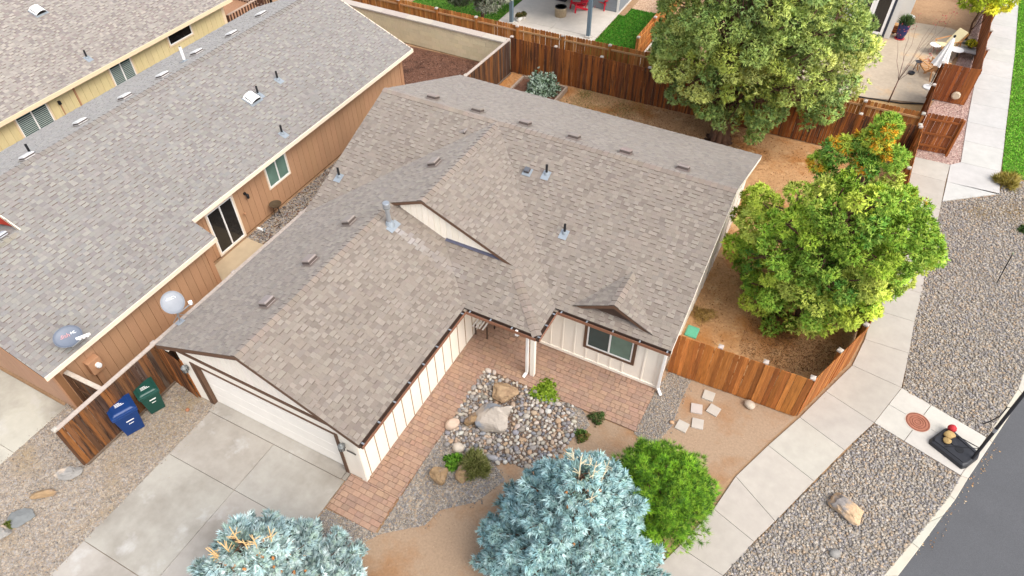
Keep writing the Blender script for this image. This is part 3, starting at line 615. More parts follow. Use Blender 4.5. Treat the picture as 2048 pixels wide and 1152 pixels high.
# roof vents, plumbing pipes, flue
for px, py in ((866, 195), (955, 221), (1050, 247), (1148, 274), (1251, 304), (1366, 336)): roof_vent(house, onpl(px, py+3, *eB), eB)
for px, py in ((930, 267), (870, 328), (700, 445), (622, 524), (537, 607)): roof_vent(house, onpl(px, py, *eL), eL)
for (px, py), e in (((679, 357), eF), ((1093, 352), eF), ((1129, 470), eF)): pipe(house, onpl(px, py-3, *e), eq=e)
o = roof_vent(house, onpl(1055, 343, *eF), eF, name='hood_vent', sx=.09, sy=.09, h=.12, colr=pc(96, 98, 104)); f_ = onpl(1055, 345, *eF); U, V, Nn = plane_frame(eF); MB().obox(f_+Nn*.03, U, V, Nn, .15, .15, .004).build('flashing', m_flash, o)
fp = onpl(780, 449, *eG); U, V, Nn = plane_frame(eG)
fl = MB().tube([fp-Vector((0, 0, .1)), fp+Vector((-.02, 0, .62))], .07, 14).build('flue_pipe', m_galv, house, smooth=False)
MB().obox(fp+Nn*.024-V*.12, U, V, Nn, .24, .12, .005).lathe(fp, [(.17, -.05), (.14, .04), (.1, .13)], 14).build('flashing', m_flash, fl)
MB().lathe(fp+Vector((-.02, 0, .62)), [(.085, -.02), (.11, 0), (.11, .2), (.1, .22)], 16).build('flue_cap', m_galv, fl); MB().lathe(fp+Vector((-.02, 0, .62)), [(.113, .03), (.113, .06)], 16).build('cap_slot', m_lampg, fl)
# white slatted rack in the inner corner of the porch
rk = thing('slatted_bench', 'low white slatted bench in the inner corner of the porch, under the eave', 'bench', (-7.85, 12.3, 0))
rb = MB()
for y in (12.7, 13.2): rb.box(-8.05, y, .03, -8.01, y+.04, .6); rb.box(-7.62, y, .03, -7.58, y+.04, .6)
rb.build('frame', m_dkbrown, rk)
for k in range(4): MB().box(-8.05+k*.12, 12.55, .6, -8.0+k*.12, 13.3, .62).build('slat', m_white, rk)

# ---------------------------------------------------------------- pavers of walk and patio
pv = bpy.data.objects.new('paver_walk', None); COL.objects.link(pv); pv['kind'] = 'structure'; pv.location = (-7.5, 9, 0)
MB().poly([(-8.62, 5.52, -.003), (-7.02, 5.52, -.003), (-7.02, 11.62, -.003), (-2.0, 11.62, -.003), (-2.0, 13.4, -.003), (-8.1, 13.4, -.003), (-8.1, 6.68, -.003), (-8.62, 6.68, -.003)]).build('joint_sand', mat('joint_sand', pc(150, 112, 84), rough=.95, var=.2, scale=30), pv)
pal_pav = [pc(*c) for c in ((204, 150, 116), (192, 140, 110), (212, 162, 122), (180, 132, 108), (200, 146, 108), (218, 170, 128), (172, 128, 106), (196, 152, 122))]
pr = []
def pave(x0, x1, y0, y1, along):
    r = 0; y = y0; lim = (y1 if along == 'x' else x1)
    a0, a1, b0, b1 = (x0, x1, y0, y1) if along == 'x' else (y0, y1, x0, x1)
    b = b0
    while b < b1-.03:
        d = random.choice((.155, .155, .155)); e = min(b+d, b1); a = a0-random.choice((0, .07, .12, .17))
        while a < a1:
            w = random.choice((.155, .235, .235, .31)); p0, p1 = max(a, a0), min(a+w, a1)
            if p1-p0 > .04: pr.append((p0, b, p1, e) if along == 'x' else (b, p0, e, p1))
            a += w
        b = e
pave(-8.62, -7.02, 5.52, 6.66, 'x'); pave(-8.1, -7.02, 6.66, 11.62, 'x'); pave(-8.1, -2.0, 11.62, 13.38, 'x')
pr.sort(key=lambda r: -((r[2]-r[0])*(r[3]-r[1])/((r[0]**2+r[1]**2+CH**2))))
pf = MB(); pme = {}
def pav_col(x, y): 
    c = vary(tuple(v*.26+w*.6 for v, w in zip(random.choice(pal_pav), pc(178, 152, 134))), .04, .02); return c
for k, (x0, y0, x1, y1) in enumerate(pr):
    h = .028+random.uniform(-.002, .003); g = .0035; col = pav_col(x0, y0); q = lambda i, z: [(x0+i, y0+i, z), (x1-i, y0+i, z), (x1-i, y1-i, z), (x0+i, y1-i, z)]
    if k < 300:
        kk = (round(x1-x0, 2), round(y1-y0, 2))
        if kk not in pme:
            mb = MB(); w, d = x1-x0, y1-y0; q0 = lambda i, z: [(-w/2+i, -d/2+i, z), (w/2-i, -d/2+i, z), (w/2-i, d/2-i, z), (-w/2+i, d/2-i, z)]
            mb.hexa(q0(g, -.02), q0(g, -.006)); i = len(mb.v)-4; mb.f.pop(1); mb.c.pop()
            mb.v += q0(g+.008, 0); mb.f += [(i+4, i+5, i+6, i+7)]+[(i+a, i+(a+1) % 4, i+4+(a+1) % 4, i+4+a) for a in range(4)]
            t_ = mb.build('paver', m_pave_o, None); pme[kk] = t_.data; bpy.data.objects.remove(t_)
        inst('paver', pme[kk], pv, Matrix.Translation(((x0+x1)/2, (y0+y1)/2, h)), col)
    else: pf.hexa(q(g, -.01), q(g+.004, h), col)
pf.build('paver_field', m_pave_a, pv, kind='stuff', colors=True)
# ---------------------------------------------------------------- neighbour on the left
m_ntrim = mat('cream_fascia', pc(246, 226, 200, .82), rough=.6, var=.03)
nbh = thing('house', 'long brown-sided house with grey shingle roof and cream fascia, left of the cream house', 'house', (-20, 12, 0))
zf, zn, xf, xn = 2.6, 2.22, -17.75, -16.83; ns = (zf-zn)/(xf-xn)*-1; ns = abs(ns)
eN = (zf+ns*xf, -ns, 0); xr = -22.4; zr = eN[0]+eN[1]*xr; xg = -20.65; zg = eN[0]+eN[1]*xg; ynf = 4.3; yj = 10.84; ye = 24.25; yred = 7.25
eN2 = (zr-ns*xr, ns, 0); eNg = (zg-ns*xg, ns, 0)
nplanes = [([(xn, ynf), (xn, yj), (xf, yj), (xf, ye), (xr, ye), (xr, yred), (xg, yred), (xg, ynf)], eN), ([(xr, yred), (xr, ye), (xr-4.65, ye), (xr-4.65, yred)], eN2), ([(xg, ynf), (xg, 7.6), (xg-3.8, 7.6), (xg-3.8, ynf)], eNg)]
pal_nb = [pc(*c) for c in ((176, 168, 160), (166, 158, 154), (188, 182, 170), (196, 190, 174), (158, 148, 146), (150, 138, 138), (172, 168, 164), (182, 172, 166), (160, 150, 146))]
pal_nb = two_tone(0, ((182, 176, 166), (187, 181, 171), (177, 171, 162), (183, 175, 167), (191, 185, 173)), ((172, 163, 156), (166, 157, 152), (176, 168, 161), (179, 173, 166), (173, 168, 163)), .65); nroof = make_roof(nbh, nplanes, pal_nb)
ridge_caps(nroof, (xg, ynf, zg), (xg, yred, zg), eN, eNg, pc(150, 142, 126)); ridge_caps(nroof, (xr, yred, zr), (xr, ye, zr), eN, eN2, pc(140, 132, 124))
def nfascia(a, b, m, h=.14, drop=.0, par=None, t=.04, top=0.012):
    a = Vector(a); b = Vector(b); z = Vector((0, 0, 1)); n = (b-a).normalized().cross(z).normalized()*t/2
    A = [a-z*(drop+h)-n, b-z*(drop+h)-n, b-z*(drop+h)+n, a-z*(drop+h)+n]; return MB().hexa(A, [p+z*(h+drop+top) for p in A]).build('fascia', m, par or nbh)
nfascia((xn+.02, ynf, zn), (xn+.02, yj, zn), m_ntrim); nfascia((xf+.02, yj, zf), (xf+.02, ye, zf), m_ntrim); nfascia((xf, ye-.01, zf), (xr, ye-.01, zr), m_ntrim)
pl_br = pc(184, 142, 108, .88); m_nbw = mat('brown_siding', pc(150, 108, 74, .8), rough=.85, var=.08, scale=20)
m_ntan = mat('brown_board', pc(192, 144, 108, .8), rough=.8, var=.06, scale=20)
nfascia((xn, ynf+.02, zn), (xg, ynf+.02, zg), m_ntan, drop=.07, top=0); nfascia((xg, ynf+.02, zg), (xg-3.8, ynf+.02, zg-3.8*ns), m_ntan, drop=.07, top=0)
wa = MB().box(-18.5, 10.9, 0, -18.3, 24.0, 2.7).build('side_wall', m_nbw, nbh); wb = MB().box(-17.4, 4.65, 0, -17.22, 10.6, 2.2).build('garage_side_wall', m_nbw, nbh)
planks(wa, 'y', -18.3, 10.9, 24.0, .05, 2.66, .3, pl_br, m_plank_o, off=.016); planks(wb, 'y', -17.22, 4.7, 10.6, .05, 2.2, .3, pl_br, m_plank_o, off=.016)
MB().box(-18.29, 23.84, 0, -18.255, 24.03, 2.66).build('corner_board', m_ntan, wa); MB().box(-17.21, 10.45, 0, -17.17, 10.62, 2.2).build('corner_board', m_ntan, wb)
MB().box(-18.5, 10.42, 0, -17.41, 10.6, 2.2).build('jog_wall', m_nbw, nbh); MB().box(-27, 23.8, 0, -18.51, 24.0, 2.5).build('rear_wall', m_nbw, nbh)
nz = lambda x: (eN[0]+eN[1]*x if x > xg else eNg[0]+eNg[1]*x)-.1
nfw = xz_wall('garage_front_wall', [(-24.3, 0), (-17.2, 0), (-17.2, nz(-17.2)), (xg, nz(xg)), (-24.3, nz(-24.3))], 4.6, 4.78, m_nbw, nbh)
planks(nfw, 'x', 4.6, -24.3, -17.35, 0.05, 4, .3, pc(186, 146, 118, .76), m_plank_o, off=-.016, poly=[(-24.3, 0.03), (-17.36, .03), (-17.36, nz(-17.36)), (xg, nz(xg)), (-24.3, nz(-24.3))])
MB().box(-17.34, 4.57, 0, -17.19, 4.6, 2.2).build('corner_board', m_ntan, nfw)
# red gable above the lower ridge
m_red = mat('red_siding', pc(178, 62, 44, .8), rough=.7, var=.08, scale=10)
nrg = xz_wall('red_gable', [(-23.5, 3.0), (xg-.05, zg-.1), (xr, zr-.1), (-23.5, zr-.5)], 7.4, 7.6, m_red, nbh)
planks(nrg, 'x', 7.4, -23.4, xg-.1, 2.7, 5, .35, pc(190, 62, 44, .8), m_plank_o, off=-.014, poly=[(-23.4, 3.0), (xg-.2, zg-.06), (xr, zr-.12), (-23.4, zr-.55)])
nfascia((xg, yred+.02, zg), (xr, yred+.02, zr), m_ntrim, h=.1)
window(nbh, 'y', -18.284, 11.72, 12.94, .1, 1.96, 1, casing=.07, cm=m_ntrim, fm=m_white, pm=(m_glass_b, m_glass_b))
window(nbh, 'y', -18.284, 14.75, 15.88, 1.06, 2.04, 1, casing=.05, cm=m_ntrim, fm=m_white, pm=(m_glass_l, m_glass_l))
# meter cabinet, lamps
mc = MB().box(-17.2, 5.42, .9, -16.98, 5.82, 1.42).build('meter_box', m_ntan, nbh, bevel=.01); MB().lathe((-16.99, 5.66, 1.18), [(.085, 0), (.085, .1), (.06, .13)], 14, axis=(1, 0, 0)).build('meter_dial', m_white, mc); MB().box(-17.2, 5.52, .02, -17.1, 5.68, .9).build('conduit', m_ntan, mc)
b = MB(); b.box(-18.29, 13.5, 1.62, -18.2, 13.58, 1.7); b.lathe((-18.12, 13.54, 1.6), [(.05, -.1), (.06, .05), (.02, .1)], 10); b.build('wall_lamp', m_pipe, nbh)
b = MB(); b.lathe((-18.2, 13.2, .98), [(.05, 0), (.05, .06), (.03, .08)], 10, axis=(1, 0, 0)); b.build('outlet_cover', m_ntan, nbh)
# vents and pipes on this roof
for px, py in ((57, 316), (163, 247), (252, 196), (327, 153), (395, 107), (465, 70), (523, 31)):
    p = onpl(px, py, *eN2); U, V, Nn = plane_frame(eN2)
    o = roof_vent(nbh, p, eN2, colr=pc(222, 220, 216), sx=.2, sy=.2, h=.1)
for px, py in ((556, 160), (517, 190), (565, 268)): pipe(nbh, onpl(px, py, *eN), eq=eN)
pipe(nbh, onpl(370, 123, *eN2), h=.62, r=.055, m=m_white, eq=eN2); pipe(nbh, onpl(62, 308, *eN2), eq=eN2)
roof_vent(nbh, onpl(7, 474, *eNg)+Vector((0, 0, .02)), eNg, colr=pc(200, 206, 212), sx=.13, sy=.15, h=.09)
def dome(house, p, eq):
    U, V, Nn = plane_frame(eq); p = Vector(p); b = MB(); prof = [(-.27, .09), (-.2, .17), (-.08, .22), (.08, .22), (.2, .17), (.27, .08)]
    top = [p+U*u+Nn*h for u, h in prof]; i = len(b.v); b.hexa([q-V*.22-Nn*.02 for q in top], [q+V*.22 for q in top]) if 0 else None
    for k in range(len(prof)-1):
        (u0, h0), (u1, h1) = prof[k], prof[k+1]; b.hexa([p+U*u0-V*.2+Nn*(h0-.03), p+U*u1-V*.2+Nn*(h1-.03), p+U*u1+V*.24+Nn*(h1-.05), p+U*u0+V*.24+Nn*(h0-.05)], [p+U*u0-V*.2+Nn*h0, p+U*u1-V*.2+Nn*h1, p+U*u1+V*.24+Nn*(h1-.02), p+U*u0+V*.24+Nn*(h0-.02)])
    o = b.build('dome_vent', m_white, house); MB().obox(p+Nn*.06, U, V, Nn, .24, .17, .08).build('vent_throat', m_dark, o); MB().obox(p+Nn*.018, U, V, Nn, .3, .27, .005).build('flashing', m_flash, o)
dome(nbh, onpl(505, 199, *eN), eN)
# ---------------------------------------------------------------- house at the top left
h3 = thing('house', 'pale yellow house with taupe shingle roof in the top left corner, behind the brown house', 'house', (-31, 12, 0))
e3x = -28.9; e3z = 2.6; x3r = -34.6; s3 = .41; e3 = (e3z+s3*e3x, -s3, 0); z3r = e3[0]+e3[1]*x3r; e3b = (z3r-s3*x3r, s3, 0)
pal_h3 = [pc(*c) for c in ((174, 162, 150), (162, 150, 142), (186, 177, 164), (152, 140, 134), (180, 167, 156), (170, 161, 150), (192, 182, 164))]
r3 = make_roof(h3, [([(e3x, 2), (e3x, 24.6), (x3r, 24.6), (x3r, 2)], e3), ([(x3r, 2), (x3r, 24.6), (x3r-5.7, 24.6), (x3r-5.7, 2)], e3b)], two_tone(0, ((184, 174, 162), (190, 181, 168), (176, 167, 156), (196, 186, 172)), ((166, 152, 144), (158, 146, 140), (174, 164, 154), (180, 170, 160)), .76))
m_yel = mat('yellow_siding', pc(196, 174, 120, .72), rough=.8, var=.05, scale=20); m_ytrim = mat('peach_trim', pc(242, 216, 178, .8), rough=.6, var=.03)
nfascia((e3x+.02, 2, e3z), (e3x+.02, 24.6, e3z), m_ytrim, h=.16, par=h3); nfascia((e3x, 24.58, e3z), (x3r, 24.58, z3r), m_ytrim, par=h3)
w3 = MB().box(-29.5, 2.2, 0, -29.3, 24.2, 2.6).build('side_wall', m_yel, h3); planks(w3, 'y', -29.3, 2.2, 24.2, .05, 2.56, .32, pc(228, 208, 156, .8), m_plank_o, off=.015)
MB().box(-29.29, 24.05, 0, -29.26, 24.22, 2.56).build('corner_board', m_ytrim, w3); MB().box(-34, 24.0, 0, -29.51, 24.2, 2.6).build('rear_wall', m_yel, h3)
m_blind = mat('blind_slat', pc(190, 200, 190), rough=.6)
for (a0, a1, z0, z1, n, pm) in ((12.45, 13.88, 1.2, 2.27, 2, (m_glass_d,)), (17.1, 18.27, 1.2, 2.31, 2, (m_glass_d,)), (20.52, 21.96, 1.78, 2.31, 1, (m_glass_b,))):
    w = window(h3, 'y', -29.285, a0, a1, z0, z1, 1, casing=.07, cm=m_ytrim, fm=m_white, pm=pm, panes=n)
    if n == 2:
        for k in range(int((z1-z0-.14)/.075)): MB().box(-29.268, a0+.06, z0+.08+k*.075, -29.262, a1-.06, z0+.11+k*.075).build('blind_slat', m_blind, w)
MB().box(-29.28, 15.2, .05, -29.24, 15.27, 2.5).build('conduit', m_ntan, h3); MB().box(-29.28, 14.35, 1.9, -29.18, 14.45, 2.05).build('wall_lamp', m_pipe, h3); MB().box(-29.28, 14.4, .05, -29.25, 14.44, 1.9).build('conduit', m_ntan, h3)
pipe(h3, onpl(175, 117, *e3), eq=e3); dome(h3, onpl(77, 24, *e3), e3)
# deck with railing behind the yellow house
dk = thing('deck', 'weathered wooden deck with baluster railing beyond the yellow house', 'deck', (-31, 26, 0))
o = MB().box(-33, 24.6, .45, -29.6, 28.0, .55).build('deck_floor', m_wood_h, dk); o.color = c4(pc(176, 132, 100))
for a, b_ in (((-29.7, 24.7), (-29.7, 27.9)), ((-29.7, 27.9), (-33, 27.9))):
    for z in (.68, 1.5): o = MB().bar((a[0], a[1], z), (b_[0], b_[1], z), .09, .05).build('rail', m_wood_h, dk); o.color = c4(pc(196, 170, 150))
    n = int((Vector(a)-Vector(b_)).length/.2)
    for k in range(n+1):
        t = k/n; x = a[0]+(b_[0]-a[0])*t; y = a[1]+(b_[1]-a[1])*t; big = k in (0, n)
        o = MB().box(x-.03-.02*big, y-.03-.02*big, .4 if not big else 0, x+.03+.02*big, y+.03+.02*big, 1.49).build('post' if big else 'baluster', m_wood_h, dk); o.color = c4(pc(92, 62, 48))

# ---------------------------------------------------------------- fences
_bm = {}
def board_mesh(w, h, t, dog, m):
    k = (round(w, 3), round(h, 2), t, dog, m.name)
    if k not in _bm:
        c = .035 if dog else .004
        P = [(-w/2, 0), (w/2, 0), (w/2, h-c), (w/2-c, h), (-w/2+c, h), (-w/2, h-c)]; me = bpy.data.meshes.new('board')
        n = 6; me.from_pydata([(x, -t/2, z) for x, z in P]+[(x, t/2, z) for x, z in P], [], [tuple(range(n)), tuple(range(2*n-1, n-1, -1))]+[(i, n+i, n+(i+1) % n, (i+1) % n) for i in range(n)]); me.materials.append(m); _bm[k] = me
    return _bm[k]
capcol = pc(196, 184, 172)
def fence(label, pts, h, side, cols, spacing=2.35, w=.14, m=None, dog=False, rails=True, caps=True, caprail=None, group=None, railcol=None, cat='fence', postcol=None, name='fence', tilt=.006, baser=False, skip_first=False):
    """boards on the `side` (+1 left of travel) of the rails; a cap rail runs on top if asked"""
    m = m or m_wood_o; f = thing(name, label, cat, (pts[0][0], pts[0][1], 0), group); z = Vector((0, 0, 1)); postcol = postcol or railcol or cols[0]; railcol = railcol or cols[0]
    for i in range(len(pts)-1):
        a = Vector((pts[i][0], pts[i][1], 0)); b = Vector((pts[i+1][0], pts[i+1][1], 0)); d = (b-a).normalized(); nrm = Vector((-d.y, d.x, 0)); L = (b-a).length; n = max(1, int(round(L/(w+.008)))); st = L/n; me = board_mesh(st-.009, h, .018, dog, m)
        for k in range(n):
            p = a+d*(st*(k+.5))+nrm*(side*(.02+random.choice((0, .004, .009, .014))))+z*(.03+random.uniform(-.012, .012)); ang = random.uniform(-tilt, tilt)
            X = d*math.cos(ang)+z*math.sin(ang); Z = z*math.cos(ang)-d*math.sin(ang); Y = Z.cross(X)
            inst('board', me, f, Matrix(((X.x, Y.x, Z.x, p.x), (X.y, Y.y, Z.y, p.y), (X.z, Y.z, Z.z, p.z), (0, 0, 0, 1))), vary(random.choice(cols), .15, .04))
        if rails:
            for zz in (.3, h*.5, h-.22):
                q = -nrm*side*.014; o = MB().bar(a+q+z*zz, b+q+z*zz, .04, .085).build('rail', m_wood_h, f); o.color = c4(vary(railcol, .08))
        np_ = max(1, int(round(L/spacing))); q = -nrm*side*.065
        for k in range(0 if (i == 0 and not skip_first) else 1, np_+1):
            p = a+d*(L*k/np_)+q; o = MB().obox(p+z*(h+.0)/2, d, nrm, z, .045, .045, (h+.0)/2).build('post', m_wood_o, f); o.color = c4(vary(postcol, .12))
            if caps:
                c_ = MB().obox(p+z*(h+.03), d, nrm, z, .075, .075, .03).hexa([p+z*(h+.06)+d*x*.075+nrm*y*.075 for x, y in ((-1, -1), (1, -1), (1, 1), (-1, 1))], [p+z*(h+.09)+d*x*.03+nrm*y*.03 for x, y in ((-1, -1), (1, -1), (1, 1), (-1, 1))]).build('post_cap', m_wood_h, o); c_.color = c4(vary(capcol, .06))
        if caprail:
            o = MB().bar(a-nrm*side*.01+z*(h+.055), b-nrm*side*.01+z*(h+.055), .13, .035).build('cap_rail', m_wood_h, f); o.color = c4(caprail)
        if baser:
            o = MB().bar(a+nrm*side*.06+z*.03, b+nrm*side*.06+z*.03, .05, .06).build('base_rail', m_wood_h, f); o.color = c4(pc(120, 104, 90))
    return f
wd_dark = [pc(*c) for c in ((104, 72, 50), (126, 84, 52), (86, 64, 52), (142, 92, 50), (96, 78, 68))]
wd_back = [pc(*c) for c in ((150, 88, 40), (132, 76, 38), (164, 98, 46), (118, 70, 40), (142, 82, 36))]
wd_nb = [pc(*c) for c in ((190, 124, 62), (176, 110, 52), (204, 140, 78), (164, 102, 50), (182, 118, 60))]
wd_front = [pc(*c, .7) for c in ((186, 116, 56), (174, 104, 48), (194, 124, 62), (156, 94, 46), (182, 112, 54), (166, 100, 48))]
wd_red = [pc(*c) for c in ((150, 86, 42), (136, 76, 38), (164, 96, 48), (126, 70, 36))]
grey_rail = pc(196, 180, 166)
fence('dark weathered board fence with grey cap rail, between the cream house and the brown house', [(-15.5, 3.42), (-15.47, 13.5), (-15.15, 24.6), (-15.02, 28.5)], 1.75, -1, wd_dark, m=m_wood_old, spacing=3.1, caprail=grey_rail, caps=True, baser=True)
fence('short brown fence closing the gap by the left corner of the garage', [(-15.42, 6.75), (-14.36, 6.62)], 1.8, -1, [pc(150, 92, 48), pc(128, 78, 42), pc(164, 104, 56)], m=m_wood_old, caps=False)
fence('brown board back fence with pale post caps behind the planter box and the large juniper', [(-15.02, 28.68), (-8.0, 28.86), (1.14, 29.2), (3.42, 29.45)], 1.8, -1, wd_back, m=m_wood_old, postcol=pc(128, 80, 42), spacing=2.33)
fence('honey brown fence with exposed rails and scalloped tops, just behind the back fence', [(-27, 29.7), (-15.3, 29.95), (-8.0, 30.3), (3.45, 30.55)], 1.8, 1, wd_nb, dog=True, railcol=pc(192, 146, 100), postcol=pc(176, 112, 56), spacing=2.2)
fence('bright orange-brown front fence with pale post caps, right of the cream house', [(-1.9, 14.2), (2.02, 14.33)], 1.78, -1, wd_front, spacing=1.33, skip_first=True)
fence('orange-brown fence running diagonally along the sidewalk bend below the yellow-green juniper', [(2.06, 14.36), (3.12, 17.15)], 1.78, -1, wd_front, spacing=1.5, skip_first=True)
fence('brown fence seen edge-on along the sidewalk, behind the yellow-green juniper', [(3.13, 17.2), (3.4, 26.2), (3.52, 29.4)], 1.78, -1, wd_front, spacing=2.2, skip_first=True)
fence('narrow fence beside the white parasol base, along the pink gravel', [(3.54, 30.6), (3.7, 33.2), (3.9, 35.5)], 1.8, -1, wd_red, spacing=2.5, skip_first=True)
sg = fence('solid brown fence panel with a round pale lamp on it, facing the pink gravel', [(3.95, 35.5), (5.42, 35.62)], 1.8, -1, wd_red, spacing=1.5, caps=False)
p = ony(1912, 191, 35.48); MB().lathe(p, [(.19, -.02), (.19, .03), (.14, .06)], 18, axis=(0, -1, 0)).build('round_lamp', m_white_o, sg).color = c4(pc(214, 198, 170))
fence('brown fence with rails beside the upper sidewalk, at the honey locust tree', [(5.45, 35.7), (5.8, 44.5), (6.0, 50)], 1.8, 1, wd_red, spacing=2.4, skip_first=True)
fence('brown gate panel with three rails and gaps between boards, standing by the sidewalk', [(3.66, 30.72), (5.02, 30.88)], 1.75, 1, wd_red, w=.12, dog=True, caps=False, spacing=1.4, name='gate_panel', cat='gate')
fence('light brown fence with pale caps on the right edge of the artificial turf', [(-9.75, 32.1), (-9.75, 34.6), (-9.9, 40)], 1.5, 1, wd_nb, spacing=2.4)
fence('small fence with whitish top rail by the corner of the brown house', [(-17.1, 4.9), (-15.65, 4.95)], 1.6, 1, wd_dark, caps=False, caprail=pc(206, 190, 172))
lt = thing('lattice_screen', 'white lattice screen leaning behind the honey brown fence, left of the large juniper', 'lattice', (-9.2, 32, 0)); 
for k in range(7):
    y = 31.2+k*.42; o = MB().bar((-9.2, y, .2), (-9.0, y, 1.25), .03, .1).build('slat', m_white_o, lt); o.color = c4(pc(226, 206, 184))
for k in range(5):
    z_ = .3+k*.22; x = -9.24+k*.04; o = MB().bar((x, 31.0, z_), (x, 34.0, z_), .09, .03).build('slat', m_white_o, lt); o.color = c4(pc(232, 214, 194))
# cream retaining wall of blocks
rw = thing('retaining_wall', 'cream block wall with a pale coping at the end of the bark yard', 'wall', (-20, 29, 0))
cr = 1.36; MB().box(-29, 28.86, 0, -15.18, 29.2, cr).build('wall_core', mat('block_joint', pc(196, 178, 140), rough=.95, var=.08, scale=8), rw)
bmesh_ = None
for r in range(6):
    for k in range(31):
        x0 = -29+k*.46+(.23 if r % 2 else 0)
        if x0+.45 > -15.2: continue
        if bmesh_ is None: o = MB().box(x0, 28.84, .02+r*.222, x0+.452, 28.862, .02+r*.222+.216).build('block', m_plank_o, rw); bmesh_ = (o, x0)
        else: o = bmesh_[0].copy(); COL.objects.link(o); o.location = bmesh_[0].location+Vector((x0-bmesh_[1], 0, r*.222))
        o.color = c4(vary(pc(232, 214, 176, .76), .06, .015))
for k in range(9): o = MB().box(-29+k*1.535, 28.78, cr, -29+k*1.535+1.525, 29.26, cr+.07).build('coping', m_plank_o, rw); o.color = c4(vary(pc(200, 188, 174), .06))
from mathutils import noise as mnoise
# ---------------------------------------------------------------- rock bed
rb_px = [(972, 738), (1047, 772), (1085, 790), (1145, 812), (1152, 866), (1108, 922), (1060, 940), (1018, 925), (970, 928), (931, 908), (893, 890), (890, 864), (920, 815), (952, 765)]
rbp = px_poly(rb_px); bed = bpy.data.objects.new('rock_bed', None); COL.objects.link(bed); bed['kind'] = 'structure'; bed.location = (-5.5, 10, 0)
m_rb = mat('rock_bed_soil', pc(120, 100, 86), rough=.95, var=.3, scale=20)
MB().poly(ccw([Vector((p[0], p[1], -.002)) for p in rbp])).build('bed_soil', m_rb, bed)
spal = [pc(*c) for c in ((180, 170, 156), (156, 150, 145), (200, 190, 174), (136, 132, 132), (188, 166, 144), (170, 158, 146), (206, 200, 190), (146, 138, 128), (176, 148, 122), (120, 119, 122), (190, 180, 168), (150, 148, 152))]
def stone_mesh(seed, sub=ICO2, amp=.16, facets=4, keep=.72, name='river_stone', m=None):
    r = np.random.default_rng(seed); V, F = sub[0].copy(), sub[1]
    for k in range(facets):
        n = unit(r.normal(size=3)); d = r.uniform(keep, .95); s = V@n; V = V-np.maximum(s-d, 0)[:, None]*n*.92
    for k in range(5):
        n = unit(r.normal(size=3)); V *= (1+amp*.35*np.sin(3.0*(V@n)+r.uniform(0, 6)))[:, None]
    if len(V) > 500:
        off = Vector(r.uniform(-50, 50, 3)); V = np.array([Vector(v)*(1+.22*mnoise.fractal(Vector(v)*1.3+off, .9, 2.0, 5)) for v in V])
    me = bpy.data.meshes.new(name); me.from_pydata(V.tolist(), [], F.tolist()); me.materials.append(m or m_stone_o); me.polygons.foreach_set('use_smooth', [True]*len(F)); return me
SM = [stone_mesh(s) for s in range(7)]
# dart throwing so that stones touch but do not pile into each other
cand = rand_in(rbp, 9000); acc = []; radii = []
big = [(at(x, y), r) for x, y, r in ((990, 838, .62), (1012, 788, .5), (946, 840, .2))]
for p in cand:
    r = .042+.055*random.random()**1.7; ok = True
    for (b, rr) in big:
        if (p[0]-b.x)**2+(p[1]-b.y)**2 < (rr*.9)**2: ok = False; break
    if ok and acc:
        A = np.array(acc); D = np.hypot(A[:, 0]-p[0], A[:, 1]-p[1]); ok = bool((D > (np.array(radii)+r)*.86).all())
    if ok: acc.append(p); radii.append(r)
order = np.argsort(-np.array(radii)); ind = order[:300]; rest = order[300:]
for k in ind:
    p = acc[k]; r = radii[k]; a = random.uniform(0, 6.3); mw = Matrix.Translation((p[0], p[1], r*.45)) @ Matrix.Rotation(a, 4, 'Z') @ Matrix.Rotation(random.uniform(-.3, .3), 4, 'X') @ Matrix.Diagonal((r*random.uniform(1, 1.3), r*random.uniform(.8, 1.05), r*random.uniform(.6, .85), 1))
    inst('stone', random.choice(SM), bed, mw, vary(random.choice(spal), .12, .03))
if len(rest): scatter_stones('small_stones', rbp, 0, .09, .14, spal, m_stone_a, parent=bed, pts=np.array([acc[k] for k in rest]), base=ICO2, flat=.75)
scatter_stones('stone_fill', rbp, 2600, .03, .075, spal, m_stone_a, parent=bed)
# boulders and single rocks
m_bould = mat('two_tone_boulder', pc(196, 184, 170), rough=.85, var=.1, scale=6, mixcol=pc(152, 156, 162), mixscale=.75, mixlo=.49, mixhi=.53, mix2=pc(176, 138, 96), mix2scale=1.3, mix2lo=.62, mix2hi=.7, bump=.5, bscale=14)
m_brock = mat('brown_boulder', pc(186, 158, 124), rough=.9, var=.2, scale=5, mixcol=pc(150, 122, 96), mixscale=2, bump=.5, bscale=16)
m_grock = mat('grey_boulder', pc(154, 150, 144), rough=.9, var=.16, scale=6, mixcol=pc(206, 184, 160), mixscale=1.6, mixlo=.5, mixhi=.6, bump=.5, bscale=16)
m_orock = mat('ochre_boulder', pc(166, 138, 104), rough=.9, var=.18, scale=6, mixcol=pc(150, 130, 116), mixscale=2.2, mixlo=.52, mixhi=.62, bump=.5, bscale=16)
m_rrock = mat('split_boulder', pc(150, 142, 136), rough=.9, var=.22, scale=7, mixcol=pc(206, 174, 138), mixscale=.9, mixlo=.5, mixhi=.55, bump=.6, bscale=14)
